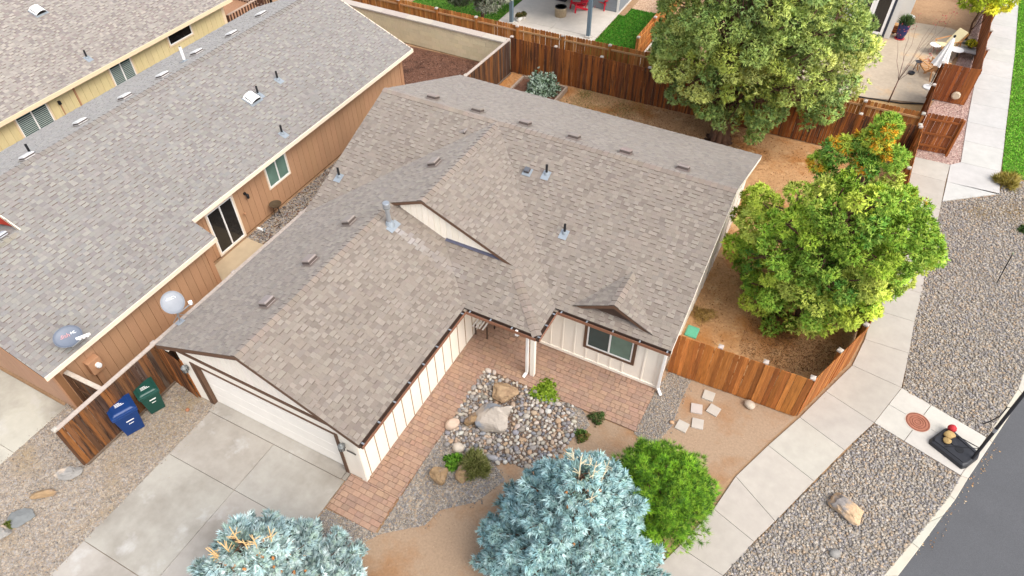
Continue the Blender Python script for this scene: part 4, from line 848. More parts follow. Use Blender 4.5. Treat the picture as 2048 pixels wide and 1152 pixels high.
def boulder(label, px, py, dims, rz, m, seed, sink=.3, facets=9, keep=.5, cat='boulder', sub=ICO4, tilt=(0, 0), group=None, amp=.1):
    p = at(px, py); me = stone_mesh(seed, sub, amp, facets, keep, 'boulder', m); me.polygons.foreach_set('use_smooth', [False]*len(me.polygons)) if facets > 7 else None
    o = bpy.data.objects.new('boulder', me); COL.objects.link(o); o.location = (p.x, p.y, dims[2]/2*(1-2*sink)); o.scale = (dims[0]/2, dims[1]/2, dims[2]/2); o.rotation_euler = (tilt[0], tilt[1], rz)
    return tag(o, label, cat, group)
boulder('large flat-topped pink and grey boulder in the middle of the rock bed', 990, 842, (1.2, 1.05, 1.2), .5, m_bould, 11, sink=.2, keep=.42, facets=10)
boulder('brown craggy boulder behind the large flat-topped one in the rock bed', 1014, 790, (.9, .85, .55), .2, m_brock, 12, sink=.25)
boulder('ochre wedge of rock leaning on the left side of the large flat-topped boulder', 949, 843, (.6, .4, .5), 1.2, m_orock, 13, sink=.2)
boulder('pale pink upright stone at the left edge of the rock bed, by the paver walk', 905, 853, (.5, .34, .34), 1.1, mat('pink_rock', pc(214, 188, 166), rough=.85, var=.1, scale=8), 14, sink=.15, facets=5, keep=.7, cat='rock', sub=ICO3)
boulder('round pale stone at the lower left edge of the rock bed', 917, 899, (.34, .32, .28), .3, mat('pale_rock', pc(212, 198, 180), rough=.85, var=.1, scale=8), 15, sink=.15, facets=4, keep=.8, cat='rock', sub=ICO3)
boulder('flat grey stone at the bottom edge of the rock bed', 984, 918, (.42, .2, .2), .2, mat('bluegrey_rock', pc(168, 166, 168), rough=.85, var=.1, scale=8), 16, sink=.15, facets=4, keep=.75, cat='rock', sub=ICO3)
boulder('ochre boulder with grey face in the gravel, below the rock bed', 880, 956, (.62, .48, .5), .1, m_orock, 17, sink=.2)
boulder('rusty upright boulder beside the grassy shrub below the rock bed', 926, 951, (.48, .36, .52), 1.3, m_orock, 18, sink=.2)
boulder('split grey and tan boulder lying on the pebble strip by the road', 1685, 1016, (1.05, .68, .5), -.62, m_rrock, 19, sink=.2, keep=.5)
boulder('small round grey rock on the pebble strip, below the split boulder', 1668, 1109, (.3, .24, .2), .4, m_grock, 20, sink=.2, facets=4, keep=.8, cat='rock', sub=ICO3)
boulder('smooth pale oval stone by the orange front fence', 1498, 812, (.36, .28, .24), -.6, mat('banded_stone', pc(200, 184, 164), rough=.8, var=.18, scale=10, stretch=(3, 1, 3)), 21, sink=.15, facets=3, keep=.9, cat='rock', sub=ICO3)
boulder('pale grey rock at the foot of the dark fence end, between the driveways', 138, 950, (.72, .44, .3), .75, m_grock, 22, sink=.25)
boulder('long ochre rock in the row between the driveways', 92, 990, (.8, .28, .26), .75, m_orock, 23, sink=.25)
boulder('flat blue-grey rock in the row between the driveways', 42, 1036, (.66, .5, .18), .6, mat('slate_rock', pc(132, 134, 132), rough=.9, var=.15, scale=8), 24, sink=.3)
boulder('partly buried grey rock at the left edge of the photo', 8, 1066, (.5, .45, .22), .2, m_grock, 25, sink=.3)
boulder('small reddish stone on the gravel beside the green bin', 376, 821, (.14, .12, .1), 0, mat('rust_stone', pc(186, 128, 96), rough=.9), 26, sink=.1, facets=3, keep=.8, cat='rock', sub=ICO2)
boulder('tiny tan stone on the gravel by the stepping slabs', 1343, 846, (.16, .13, .1), .5, mat('tan_stone', pc(204, 166, 130), rough=.9), 27, sink=.1, facets=3, keep=.8, cat='rock', sub=ICO2)
for i, (px, py, r_, lab) in enumerate(((1417, 792, .02, 'pale square stepping slab nearest to the orange fence'), (1393, 818, .25, 'pale square stepping slab, the left one of the middle pair'), (1427, 821, -.2, 'pale square stepping slab, the right one of the middle pair'), (1395, 848, .2, 'pale square stepping slab just above the mugo pine, on bare soil'), (1364, 853, -.1, 'pale square stepping slab half hidden by the mugo pine'))):
    p = at(px, py); o = MB().box(-.17, -.17, -.03, .17, .17, .03).build('stepping_stone', m_conc, None, bevel=.006); o.location = (p.x, p.y, .01); o.rotation_euler.z = r_; o.color = c4(vary(pc(196, 186, 174), .04)); tag(o, lab, 'paving slab', 'stepping slabs in the bare soil')

# ---------------------------------------------------------------- plants
def limb_mesh(parent, name, paths, m=None):
    b = MB()
    for pts, r0, r1 in paths: b.tube(pts, [r0+(r1-r0)*k/(len(pts)-1) for k in range(len(pts))], 8)
    return b.build(name, m or m_barkw, parent, smooth=True)
def curve(a, b, n=5, wob=.1, sag=0):
    a = Vector(a); b = Vector(b); L = (b-a).length; out = []
    for k in range(n+1):
        t = k/n; p = a.lerp(b, t)
        if 0 < k < n: p += Vector((random.uniform(-1, 1), random.uniform(-1, 1), random.uniform(-.4, .4)))*wob*L
        p.z += sag*4*t*(1-t)*L; out.append(p)
    return out
def lobed_tree(label, base, lobes, palette, dens=55, tuft=.3, nb=12, spread=.75, width=.13, upb=.5, trunk_r=.3, name='juniper_tree', cat='tree', m=None, trunk_top=None, group=None, fill=.25, jit=.16, sub=5, limb=.35):
    """crown of many ellipsoid boughs (centre, radii); each bough carries smaller sub-boughs covered with sprays"""
    t = thing(name, label, cat, base, group); parts = []; paths = []; LC = np.array([l[0] for l in lobes], float); LR = np.array([l[1] if hasattr(l[1], '__len__') else (l[1],)*3 for l in lobes], float); bz = Vector(base); top = Vector(trunk_top) if trunk_top else Vector(lobes[0][0])
    paths.append((curve(bz-Vector((0, 0, .1)), top, 6, .03), trunk_r, trunk_r*.25))
    for c, r in lobes:
        c = np.array(c, float); r = np.array(r if hasattr(r, '__len__') else (r, r, r*.85), float); tint = 1+random.uniform(-.14, .14); hue = palette[random.randrange(len(palette))]
        k = random.uniform(.15, .8); s = bz.lerp(top, k); paths.append((curve(s, Vector(c), 4, .08, .03), trunk_r*limb*(1-.5*k), .02))
        ns_ = max(3, int(sub*float(r.mean())**1.0*2)); dirs = sph(ns_); dirs[:, 2] = dirs[:, 2]*.8+.15; dirs = unit(dirs)
        subs = [(c+d*r*random.uniform(.55, .85), r*random.uniform(.36, .55)) for d in dirs]+[(c, r*.72)]
        for sc, sr in subs:
            A = 4*np.pi*float((sr**2).mean()); n = max(8, int(A*dens)); d = sph(n); P = sc+d*sr*rng.uniform(.72, 1.05, (n, 1)); q_ = ((P[:, None, :]-LC[None])/LR[None]); keep = ((q_**2).sum(2) > .5).all(1); P = P[keep]; d = d[keep]; n = len(P)
            if n == 0: continue
           
            D = unit(d*1.0+np.array([0, 0, upb])); st = tint*random.uniform(.78, 1.2)
            cc = pal(palette, n, jit*.5)*.35+np.array(hue)*.65; cc = np.clip(cc*st, 0, .9)
            parts.append(tufts(P, D, tuft*rng.uniform(.6, 1.2, n), nb, cc, spread, width, .07))
    V, F, c = merge(parts); limb_mesh(t, 'trunk', paths[:1]); limb_mesh(t, 'limbs', paths[1:])
    o = fast_mesh('crown', V, F, m or m_leaf, c, parent=t); return t
def in_env(f, n, zlo, zhi):
    pass
# large juniper in the back yard
jp = [pc(121, 136, 72, 1.72), pc(142, 152, 79, 1.72), pc(95, 118, 63, 1.60), pc(168, 170, 96, 1.72), pc(108, 129, 77, 1.60), pc(131, 138, 57, 1.72)]
jb = Vector((-4.03, 27.5, 0)); L_ = []
def env_lobes(cx, cy, cz, rx, ry, rz, n, r0, r1, seed, low=-.75, shell=.62):
    r = np.random.default_rng(seed); out = []
    tries = 0
    while len(out) < n and tries < 5000:
        tries += 1; d = unit(r.normal(size=3)); 
        if d[2] < low: continue
        k = r.uniform(shell, .9); c = np.array([cx, cy, cz])+d*np.array([rx, ry, rz])*k; q = r.uniform(r0, r1)
        if all(np.linalg.norm(c-o[0]) > .62*(q+o[1]) for o in out): out.append((c, q))
    return [(tuple(c), (q, q, q*.82)) for c, q in out]
def traced(base, lobes, k=1.0, back=True, bulge=1.5):
    """lobes (px, py, radius px, depth 0..1): boughs set round the trunk, nearer or farther by their depth"""
    hd = Vector((base[0], base[1], 0)); D_ = hd.length; hd.normalize(); out = []
    for x, y, r, d in lobes:
        for s_ in ((1, -1) if back and d > .25 else (1,)):
            dist = D_-bulge*d*s_; v = ray(x, y); t_ = dist/Vector((v.x, v.y, 0)).dot(hd); p = Vector((0, 0, CH))+v*t_; rm = r/FPX*(p-Vector((0, 0, CH))).length*k*(1.15 if s_ < 0 else 1)
            if s_ < 0: p = Vector((p.x, p.y, max(.5, p.z)))
            out.append((tuple(p), (rm, rm, rm*.9)))
    return out
def in_outline(poly, n, rmin, rmax, seed, sep=.72):
    r_ = np.random.default_rng(seed); P2 = np.array(poly, float); lo, hi = P2.min(0), P2.max(0); out = []; tries = 0
    while len(out) < n and tries < 6000:
        tries += 1; q = r_.uniform(lo, hi)
        if not inside(poly, q[None])[0]: continue
        dm = min(np.linalg.norm(q-(P2[i]+(P2[(i+1) % len(P2)]-P2[i])*np.clip(((q-P2[i])@(P2[(i+1) % len(P2)]-P2[i]))/max(1e-6, ((P2[(i+1) % len(P2)]-P2[i])**2).sum()), 0, 1))) for i in range(len(P2))); R_ = r_.uniform(rmin, rmax)
        if dm < R_*.75: continue
        if all(np.hypot(q[0]-o[0], q[1]-o[1]) > sep*(R_+o[2]) for o in out): out.append((q[0], q[1], R_, min(1, dm/95)))
    return out
jout = [(1318, -160), (1700, -160), (1735, 0), (1752, 60), (1768, 112), (1740, 165), (1712, 205), (1660, 245), (1600, 272), (1560, 250), (1520, 282), (1478, 268), (1440, 232), (1385, 236), (1340, 205), (1308, 150), (1322, 80), (1308, 20)]
L_ = traced(jb, in_outline(jout, 84, 18, 38, 3, .66), 1.03, bulge=2.3)+[((-3.0, 28.2, 5.2), (1.7, 1.7, 2.4)), ((-4.6, 26.6, 1.9), (.75, .6, .5)), ((-3.7, 26.4, 1.6), (.6, .55, .45))]
bj_ = lobed_tree('large spreading green juniper with thick trunk in the back yard corner', jb, L_, jp, dens=88, tuft=.15, nb=8, trunk_r=.34, width=.15, spread=.6, trunk_top=(-3.3, 28.0, 6.5))
fl = MB()
for a in range(9):
    an = a*.7; fl.tube([(jb.x+.5*math.cos(an), jb.y+.5*math.sin(an), -.05), (jb.x+.33*math.cos(an), jb.y+.33*math.sin(an), .2), (jb.x+.25*math.cos(an), jb.y+.25*math.sin(an), .9)], [.16, .14, .1], 8)
fl.build('trunk_flare', m_barkw, bj_, smooth=True)
# yellow-green juniper beside the sidewalk
yp = [pc(131, 153, 47, 1.46), pc(163, 174, 65, 1.46), pc(104, 137, 42, 1.36), pc(78, 122, 50, 1.22), pc(178, 184, 86, 1.46), pc(114, 145, 52, 1.42)]
yo = [pc(210, 160, 44, 1.10), pc(200, 142, 36, 1.10), pc(196, 182, 60, 1.10)]
yb = Vector((1.35, 18.3, 0))
L2 = traced(yb, [(1662, 425, 34, 0.88), (1698, 448, 34, 0.93), (1639, 466, 34, 0.96), (1591, 448, 29, 0.86), (1745, 454, 34, 0.87), (1792, 466, 34, 0.75), (1833, 466, 34, 0.51), (1857, 496, 27, 0.33), (1822, 507, 29, 0.64), (1556, 502, 39, 0.83), (1544, 543, 29, 0.76), (1597, 531, 36, 0.93), (1650, 519, 39, 0.99), (1704, 502, 34, 0.98), (1751, 513, 39, 0.91), (1786, 543, 29, 0.78), (1503, 566, 24, 0.45), (1521, 602, 34, 0.39), (1568, 590, 39, 0.72), (1615, 584, 39, 0.85), (1668, 572, 39, 0.93), (1721, 560, 39, 0.91), (1757, 572, 29, 0.81), (1556, 637, 34, 0.33), (1603, 637, 39, 0.57), (1650, 625, 39, 0.72), (1698, 614, 39, 0.77), (1733, 602, 24, 0.77), (1597, 664, 24, 0.2), (1568, 658, 24, 0.0), (1650, 652, 24, 0.53), (1515, 625, 19, 0.0), (1721, 348, 29, 0.25), (1768, 354, 27, 0.0), (1804, 401, 24, 0.4), (1780, 401, 34, 0.55), (1733, 407, 34, 0.74), (1686, 378, 29, 0.65), (1639, 389, 29, 0.71), (1597, 389, 22, 0.63), (1526, 407, 29, 0.4), (1509, 448, 34, 0.5), (1479, 490, 27, 0.32), (1538, 448, 29, 0.68), (1497, 519, 22, 0.52)], bulge=1.9)+[((1.35, 18.7, 2.6), (1.3, 1.3, 1.5))]
yj_ = lobed_tree('yellow-green juniper with a lopsided orange-tinged tip, beside the sidewalk fence', yb, L2, yp, dens=115, tuft=.13, nb=8, trunk_r=.17, width=.18, trunk_top=(1.4, 18.6, 5.8), sub=6)
tipL = traced(yb, [(1774, 254, 25, 0.12), (1754, 277, 26, 0.12), (1727, 283, 18, 0.12), (1786, 316, 24, 0.12), (1733, 319, 25, 0.12), (1674, 301, 26, 0.12), (1639, 323, 20, 0.12), (1698, 286, 15, 0.12), (1650, 345, 19, 0.12), (1833, 420, 24, 0.12)], back=False)
parts = []
for c, r in tipL:
    r = np.array(r); n = int(4*np.pi*(r**2).mean()*200); d = sph(n)
    for q in range(2): pass
    P = np.array(c)+d*r*rng.uniform(.6, 1.05, (n, 1)); w_ = random.random(); dd = sph(1)[0]; near = (d@dd > (.25 if w_ < .5 else .8))[:, None] & (rng.random((n, 1)) < .75); cc = np.where(near, pal(yo, n, .08), pal(yp, n, .06)*.35+np.array(random.choice(yp))*.65); parts.append(tufts(P, unit(d+np.array([0, 0, .6])), .125*rng.uniform(.6, 1.2, n), 10, cc, .75, .12))
V, F, c = merge(parts); fast_mesh('crown_tip', V, F, m_leaf, c, parent=yj_)
limb_mesh(yj_, 'leader', [(curve((1.4, 18.6, 4.6), (1.5, 18.3, 7.4), 5, .04), .07, .015)])
# spruces: whorls of branches set with bottle-brush shoots
def spruce(label, base, H, R, palette, nw=13, seed=1, cones=None, dens=1.0, leader=None, name='blue_spruce', tuft=.145):
    t = thing(name, label, 'tree', base); r = np.random.default_rng(seed); bz = np.array(base); paths = []; P, D, Cc = [], [], []
    for w in range(nw):
        f = (w+.3)/nw; h = .25+(H-.3)*f; rad = R*(1-f)**.72*1.02; nbr = max(5, int(15*(1-f)**.5+4)); ph = r.uniform(0, 6)
        for k in range(nbr):
            a = ph+k*2*np.pi/nbr+r.normal()*.16; L = rad*r.uniform(.78, 1.12)+.08; dirh = np.array([np.cos(a), np.sin(a), 0]); perp = np.array([-dirh[1], dirh[0], 0]); hh = h+r.normal()*.07; droop = -.10+.25*f
            pts = [bz+np.array([0, 0, hh])+dirh*L*s+np.array([0, 0, L*(droop*s+.16*s*s)]) for s in np.linspace(0, 1, 5)]; paths.append(([Vector(p) for p in pts], .03*(1-f)+.012, .006))
            tint = r.uniform(.82, 1.15); n = int(102*L*dens)+8; s = r.beta(1.7, 1.0, n)*.9+.12; wid = .30*L*(1.1-s)+.07; lat = r.uniform(-1, 1, n)*wid; q = np.array([bz+np.array([0, 0, hh])+dirh*L*x+np.array([0, 0, L*(droop*x+.16*x*x)]) for x in s])+perp*lat[:, None]
            q[:, 2] += -np.abs(lat)*.25+r.normal(size=n)*.03+.02; d = unit(dirh*.75+perp*(np.sign(lat)*.55)[:, None]+np.array([0, 0, .35])+r.normal(size=(n, 3))*.22)
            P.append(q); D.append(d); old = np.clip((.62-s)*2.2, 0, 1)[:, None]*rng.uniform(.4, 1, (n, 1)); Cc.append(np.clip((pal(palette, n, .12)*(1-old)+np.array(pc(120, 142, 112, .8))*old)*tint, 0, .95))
    P = np.vstack(P); D = np.vstack(D); Cc = np.vstack(Cc); n = len(P)
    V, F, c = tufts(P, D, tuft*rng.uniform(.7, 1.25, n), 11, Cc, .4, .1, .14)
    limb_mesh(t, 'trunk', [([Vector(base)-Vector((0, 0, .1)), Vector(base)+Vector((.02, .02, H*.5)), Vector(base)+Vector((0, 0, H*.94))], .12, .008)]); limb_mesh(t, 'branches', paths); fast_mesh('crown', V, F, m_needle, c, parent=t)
    if leader:
        for k in range(leader[0]):
            o_ = Vector((random.uniform(-.35, .35), random.uniform(-.35, .35), 0)); p = Vector(base)+o_+Vector((0, 0, H-.15-o_.length*1.3)); tp_ = p+Vector((o_.x*.25, o_.y*.25, random.uniform(.45, .9))); lb = MB().tube([p, tp_], [.017, .008], 6)
            for q in range(6):
                a = random.uniform(0, 6.3); st_ = p.lerp(tp_, random.uniform(.1, .8)); lb.tube([st_, st_+Vector((math.cos(a)*.14, math.sin(a)*.14, .08))], [.009, .005], 5)
            lb.build('leader_shoot', leader[1], t)
    if cones:
        b = MB()
        for k in range(cones[0]):
            o_ = sph(1)[0]; a = random.uniform(0, 6.3); zf_ = random.uniform(.62, .92); rr = R*(1-zf_)**.72*random.uniform(.6, 1); p = Vector(base)+Vector((rr*math.cos(a), rr*math.sin(a), H*zf_+.02)); b.lathe(p, [(.006, .05), (.028, .02), (.03, -.02), (.012, -.07)], 7, axis=(random.uniform(-.5, .5), random.uniform(-.5, .5), 1))
        b.build('cones', cones[1], t, kind='stuff')
    return t
m_cone = mat('cone_orange', pc(206, 140, 84, .75), rough=.8, var=.2, scale=30); m_lead = mat('leader_straw', pc(232, 216, 180, .85), rough=.8); m_lead2 = mat('leader_orange', pc(230, 192, 136, .85), rough=.8)
bp = [pc(170, 204, 203, 0.90), pc(151, 190, 192, 0.90), pc(192, 218, 215, 0.90), pc(140, 174, 170, 0.86), pc(162, 192, 182, 0.86)]
spruce('large blue spruce in the foreground, in front of the rock bed', (-2.08, 7.0, 0), 5.0, 2.2, bp, nw=14, seed=4, cones=(60, m_cone), leader=(9, m_lead))
bp2 = [pc(180, 204, 201, 0.95), pc(162, 188, 189, 0.95), pc(201, 216, 212, 0.95), pc(149, 172, 167, 0.91), pc(173, 196, 181, 0.91)]
spruce('blue spruce with orange cones and straw tips at the bottom edge, over the driveway', (-7.3, 2.68, 0), 4.95, 2.15, bp2, nw=13, seed=9, cones=(150, m_cone), leader=(8, m_lead2))
# mugo pine: upright candle shoots
mp_ = [pc(108, 158, 34, 1.17), pc(132, 178, 44, 1.21), pc(86, 132, 30, 1.13), pc(150, 186, 56, 1.21), pc(74, 116, 34, 1.09)]
mt = thing('mugo_pine', 'rounded bright green mugo pine between the blue spruce and the sidewalk', 'shrub', (-.62, 9.3, 0)); P, D, Cc, paths = [], [], [], []
for k in range(260):
    d = sph(1)[0]; d[2] = abs(d[2])*.9+.05 if random.random() < .8 else d[2]*.4; d = unit(d); c = np.array([-.68, 9.3, 1.05])+d*np.array([1.3, 1.3, 1.42])*(random.uniform(.72, 1.06) if k < 190 else random.uniform(.3, .75)); n = random.randint(18, 30); tint = random.uniform(.5, 1.0); rr = random.uniform(.15, .26)
    q = sph(n); q[:, 2] = np.abs(q[:, 2])*.9-.15; P.append(c+q*rr); D.append(unit(q*.5+d*.35+np.array([0, 0, .8]))); Cc.append(np.clip(pal(mp_, n, .12)*tint, 0, 1)); paths.append((curve((-.62, 9.3, .1), Vector(c), 4, .06), .03, .012))
P = np.vstack(P); D = np.vstack(D); Cc = np.vstack(Cc); V, F, c = tufts(P, D, .16*rng.uniform(.75, 1.2, len(P)), 22, Cc, .5, .034, .15)
limb_mesh(mt, 'limbs', paths); fast_mesh('crown', V, F, m_needle, c, parent=mt)
# honey locust, conifer at the top, sapling
lp = [pc(180, 184, 50, 1.3), pc(150, 164, 40, 1.3), pc(206, 194, 60, 1.3), pc(126, 150, 40, 1.2)]
tb = at(1930, 80); lobed_tree('small yellow-green honey locust by the upper sidewalk fence', (tb.x, tb.y, 0), env_lobes(tb.x+.15, tb.y+.3, 2.5, 1.25, 1.1, 1.1, 18, .4, .6, 8), lp, dens=50, tuft=.22, nb=9, trunk_r=.06, name='locust_tree', trunk_top=(tb.x+.1, tb.y, 3), upb=.2)
cp = [pc(168, 172, 140, .64), pc(140, 150, 116, .62), pc(190, 190, 166, .66), pc(110, 128, 80, .6)]
lobed_tree('grey-green pine hanging over the honey brown fence at the top edge', (-18.6, 32.2, 0), [((-18.6, 32.2, 3.4), (1.3, 1.2, 1.0)), ((-19.6, 31.2, 2.2), (.7, .6, .5)), ((-17.6, 31.0, 2.2), (.75, .6, .6)), ((-18.3, 30.7, 2.7), (.7, .6, .5)), ((-17.1, 31.5, 2.8), (.7, .6, .6)), ((-19.2, 31.8, 3.2), (.8, .7, .6))], cp, dens=60, tuft=.24, nb=10, trunk_r=.12, name='pine_tree', trunk_top=(-18.6, 32.2, 4.2))
sp_ = thing('sapling', 'bare young maple with a few red leaves on the neighbour patio', 'tree', (2.26, 34.3, 0)); fk = Vector((2.28, 34.3, 1.15)); limb_mesh(sp_, 'trunk', [([Vector((2.26, 34.3, -.05)), fk], .035, .025)], mat('sapling_bark', pc(120, 90, 80)))
ends = [(1.5, 35.3, 2.9), (2.1, 35.6, 3.6), (2.9, 35.0, 3.9), (3.3, 35.2, 4.1), (3.1, 34.5, 2.4), (1.9, 34.8, 3.3), (2.7, 35.6, 3.2)]; limb_mesh(sp_, 'branches', [(curve(fk, e, 5, .03, -.02), .011, .004) for e in ends]+[(curve(fk.lerp(Vector(e), .5), Vector(e)+Vector((random.uniform(-.5, .5), .1, -.2)), 4, .05), .005, .003) for e in ends[2:5]], mat('sapling_bark'))
P = np.vstack([np.array(e)+rng.normal(size=(14, 3))*[.14, .14, .16] for e in ends[2:6]]+[np.array(e)+rng.normal(size=(4, 3))*.1 for e in ends[:2]]); V, F, c = tufts(P, unit(rng.normal(size=(len(P), 3))), .065, 2, pal([pc(196, 70, 84, .8), pc(220, 96, 104, .8), pc(170, 50, 66, .8)], len(P)), .7, .35); fast_mesh('leaves', V, F, m_leaf, c, parent=sp_, kind='stuff')
# shrubs and ground cover
def bush(label, px, py, r, h, palette, n=500, tuft=.1, nb=8, spread=.6, width=.12, name='shrub', upb=.7, m=None, z=0, cat='shrub'):
    p = at(px, py, z); t = thing(name, label, cat, (p.x, p.y, z)); d = sph(n); d[:, 2] = np.abs(d[:, 2]); rr = 1+.22*np.sin(3*np.arctan2(d[:, 1], d[:, 0])+n)+rng.normal(size=n)*.08; P = np.array([p.x, p.y, z])+d*np.array([r, r, h])*(rng.uniform(.35, 1, (n, 1)))*rr[:, None]
    V, F, c = tufts(P, unit(d*.8+np.array([0, 0, upb])), tuft*rng.uniform(.7, 1.3, n), nb, pal(palette, n, .16), spread, width)
    limb_mesh(t, 'stems', [(curve((p.x, p.y, z-.02), (p.x+r*.7*math.cos(a), p.y+r*.7*math.sin(a), z+h*.75), 3, .08), .012, .005) for a in np.linspace(0, 6, 7)]); fast_mesh('leaves', V, F, m or m_leaf, c, parent=t, kind='stuff'); return t
bush('silvery sage shrub growing in the wooden planter box', 1082, 188, .75, .95, [pc(176, 196, 172, .68), pc(150, 172, 146, .64), pc(196, 212, 192, .7), pc(120, 146, 110, .6)], n=1100, tuft=.16, nb=8, width=.2, name='sage_shrub', z=.05)
bush('lime green ground cover at the edge of the rock bed by the patio', 1090, 785, 0.42, .07, [pc(150, 180, 50, .68), pc(176, 200, 70, .68), pc(120, 156, 44, .64)], n=700, tuft=.08, width=.3, name='ground_cover', cat='plant')
bush('bushy olive shrub beside the rusty upright boulder', 950, 936, .36, .4, [pc(136, 140, 76, .62), pc(116, 124, 60, .6), pc(158, 156, 96, .64)], n=900, tuft=.2, nb=9, spread=.35, width=.05, name='rosemary_shrub')
bush('small green leafy plant left of the olive shrub', 906, 925, .24, .18, [pc(120, 168, 50, .66), pc(96, 146, 44, .62)], n=300, tuft=.09, width=.3, name='small_plant', cat='plant')
bush('small dark green plant with reddish tips at the right edge of the rock bed', 1164, 874, .2, .16, [pc(110, 140, 60, .62), pc(140, 120, 70, .64), pc(90, 124, 56, .6)], n=320, tuft=.07, width=.28, name='small_plant', cat='plant')
bush('small dark green plant at the lower edge of the paver patio', 1194, 838, .22, .14, [pc(104, 130, 70, .62), pc(136, 124, 84, .62), pc(84, 112, 54, .6)], n=300, tuft=.07, width=.28, name='small_plant', cat='plant')
bush('dry yellow-green grass clump where the lawn ends at the upper sidewalk', 2012, 368, .4, .35, [pc(190, 170, 80, .66), pc(160, 150, 60, .64), pc(206, 186, 110, .68)], n=420, tuft=.26, nb=7, spread=.4, width=.05, name='grass_clump', cat='plant')
bush('tiny weed growing between the row of rocks', 17, 1052, .12, .1, [pc(110, 120, 50, .62)], n=90, tuft=.07, width=.25, name='weed', cat='plant')
bush('dark green weed at the right edge of the pebble strip', 2046, 462, .2, .14, [pc(84, 110, 56, .6)], n=160, tuft=.08, width=.25, name='weed', cat='plant')
bush('dry straw-coloured grass clump by the green valve box', 1404, 632, .42, .06, [pc(204, 168, 100, .8), pc(186, 150, 84, .76), pc(170, 138, 80, .74)], n=320, tuft=.13, nb=6, spread=.8, width=.05, name='grass_clump', cat='plant')
dry = [pc(190, 158, 100, .7), pc(170, 136, 84, .68), pc(204, 176, 120, .7)]; olive = [pc(140, 146, 76, .62), pc(166, 160, 90, .64), pc(120, 124, 60, .6)]
def spots(name, centres, palette, h, z=0, w=.05, lean=.8):
    P = np.vstack([np.array([at(x, y).x, at(x, y).y])+rng.normal(size=(n, 2))*s for x, y, s, n in centres]); C_ = np.column_stack([P, np.full(len(P), z)]); V, F, c = tufts(C_, np.tile([0, 0, 1.], (len(P), 1)), h, 3, pal(palette, len(P), .2), lean, w); return fast_mesh(name, V, F, m_leaf, c, kind='stuff')
spots('dry_grass', [(330, 860, .5, 1500), (370, 800, .3, 600), (260, 905, .4, 500)], [pc(186, 160, 100, .7), pc(164, 138, 84, .68)], .05)
spots('patchy_grass', [(1165, 208, .5, 700), (1250, 222, .6, 800), (1215, 190, .6, 350), (1172, 188, .25, 300)], olive, .09)
spots('dry_grass', [(1960, 425, .35, 500), (2035, 425, .5, 1000)], dry, .09)
spots('dry_grass', [(1480, 560, .7, 500), (1440, 600, .4, 300), (1560, 720, .8, 500), (1560, 330, 1.0, 500)], [pc(196, 146, 80, .7), pc(170, 120, 64, .68)], .06)
def litter(name, poly, n, palette, s=.05):
    p = rand_in(poly, n); C_ = np.column_stack([p, np.full(n, .006)]); D = unit(np.column_stack([rng.normal(size=(n, 2)), np.full(n, .06)])); V, F, c = tufts(C_, D, s, 1, pal(palette, n, .25), .1, .25); return fast_mesh(name, V, F, m_leaf, c, kind='stuff')
yard = [(-15, 23.5), (-1.9, 23.5), (-1.9, 14.5), (2.0, 14.5), (3.2, 18), (3.4, 29), (-15, 28.5)]
litter('needle_litter', yard, 9000, [pc(150, 90, 50), pc(176, 116, 66), pc(200, 150, 100), pc(120, 76, 46)], .06)
ring_ = lambda cx, cy, r: [(cx+r*(1+.18*math.sin(3*a+cx))*math.cos(a), cy+r*(1+.18*math.sin(3*a+cx))*math.sin(a)) for a in np.linspace(0, 6.1, 22)]
for cx_, cy_, r_, n_ in ((1.2, 17.3, 1.7, 4200), (1.6, 17.0, 1.1, 1800), (-4.2, 27.3, 2.2, 5000), (-7.5, 27.6, 1.6, 2200)): litter('needle_litter', [q for q in ring_(cx_, cy_, r_)], n_, [pc(122, 84, 54), pc(140, 98, 64), pc(104, 72, 48), pc(160, 114, 74)], .05)
litter('bark_chips', [(-28, 23), (-15.4, 21), (-15.1, 28.7), (-28, 28.3)], 14000, [pc(130, 92, 74), pc(104, 70, 56), pc(166, 130, 112), pc(86, 58, 48)], .08)
litter('soil_litter', front_poly, 3000, [pc(170, 130, 96), pc(206, 176, 144), pc(140, 108, 84)], .03)
litter('kerb_leaves', px_poly([(1830, 1110), (1870, 1100), (1960, 960), (2000, 900), (1985, 885), (1930, 960), (1840, 1090)]), 120, [pc(214, 170, 110), pc(190, 140, 90), pc(226, 200, 160)], .06)
boulder('thin pale stick on the bare soil of the back yard', 1566, 316, (.5, .04, .04), .3, m_lead, 31, sink=.1, facets=2, keep=.9, cat='stick', sub=ICO2) if 0 else None
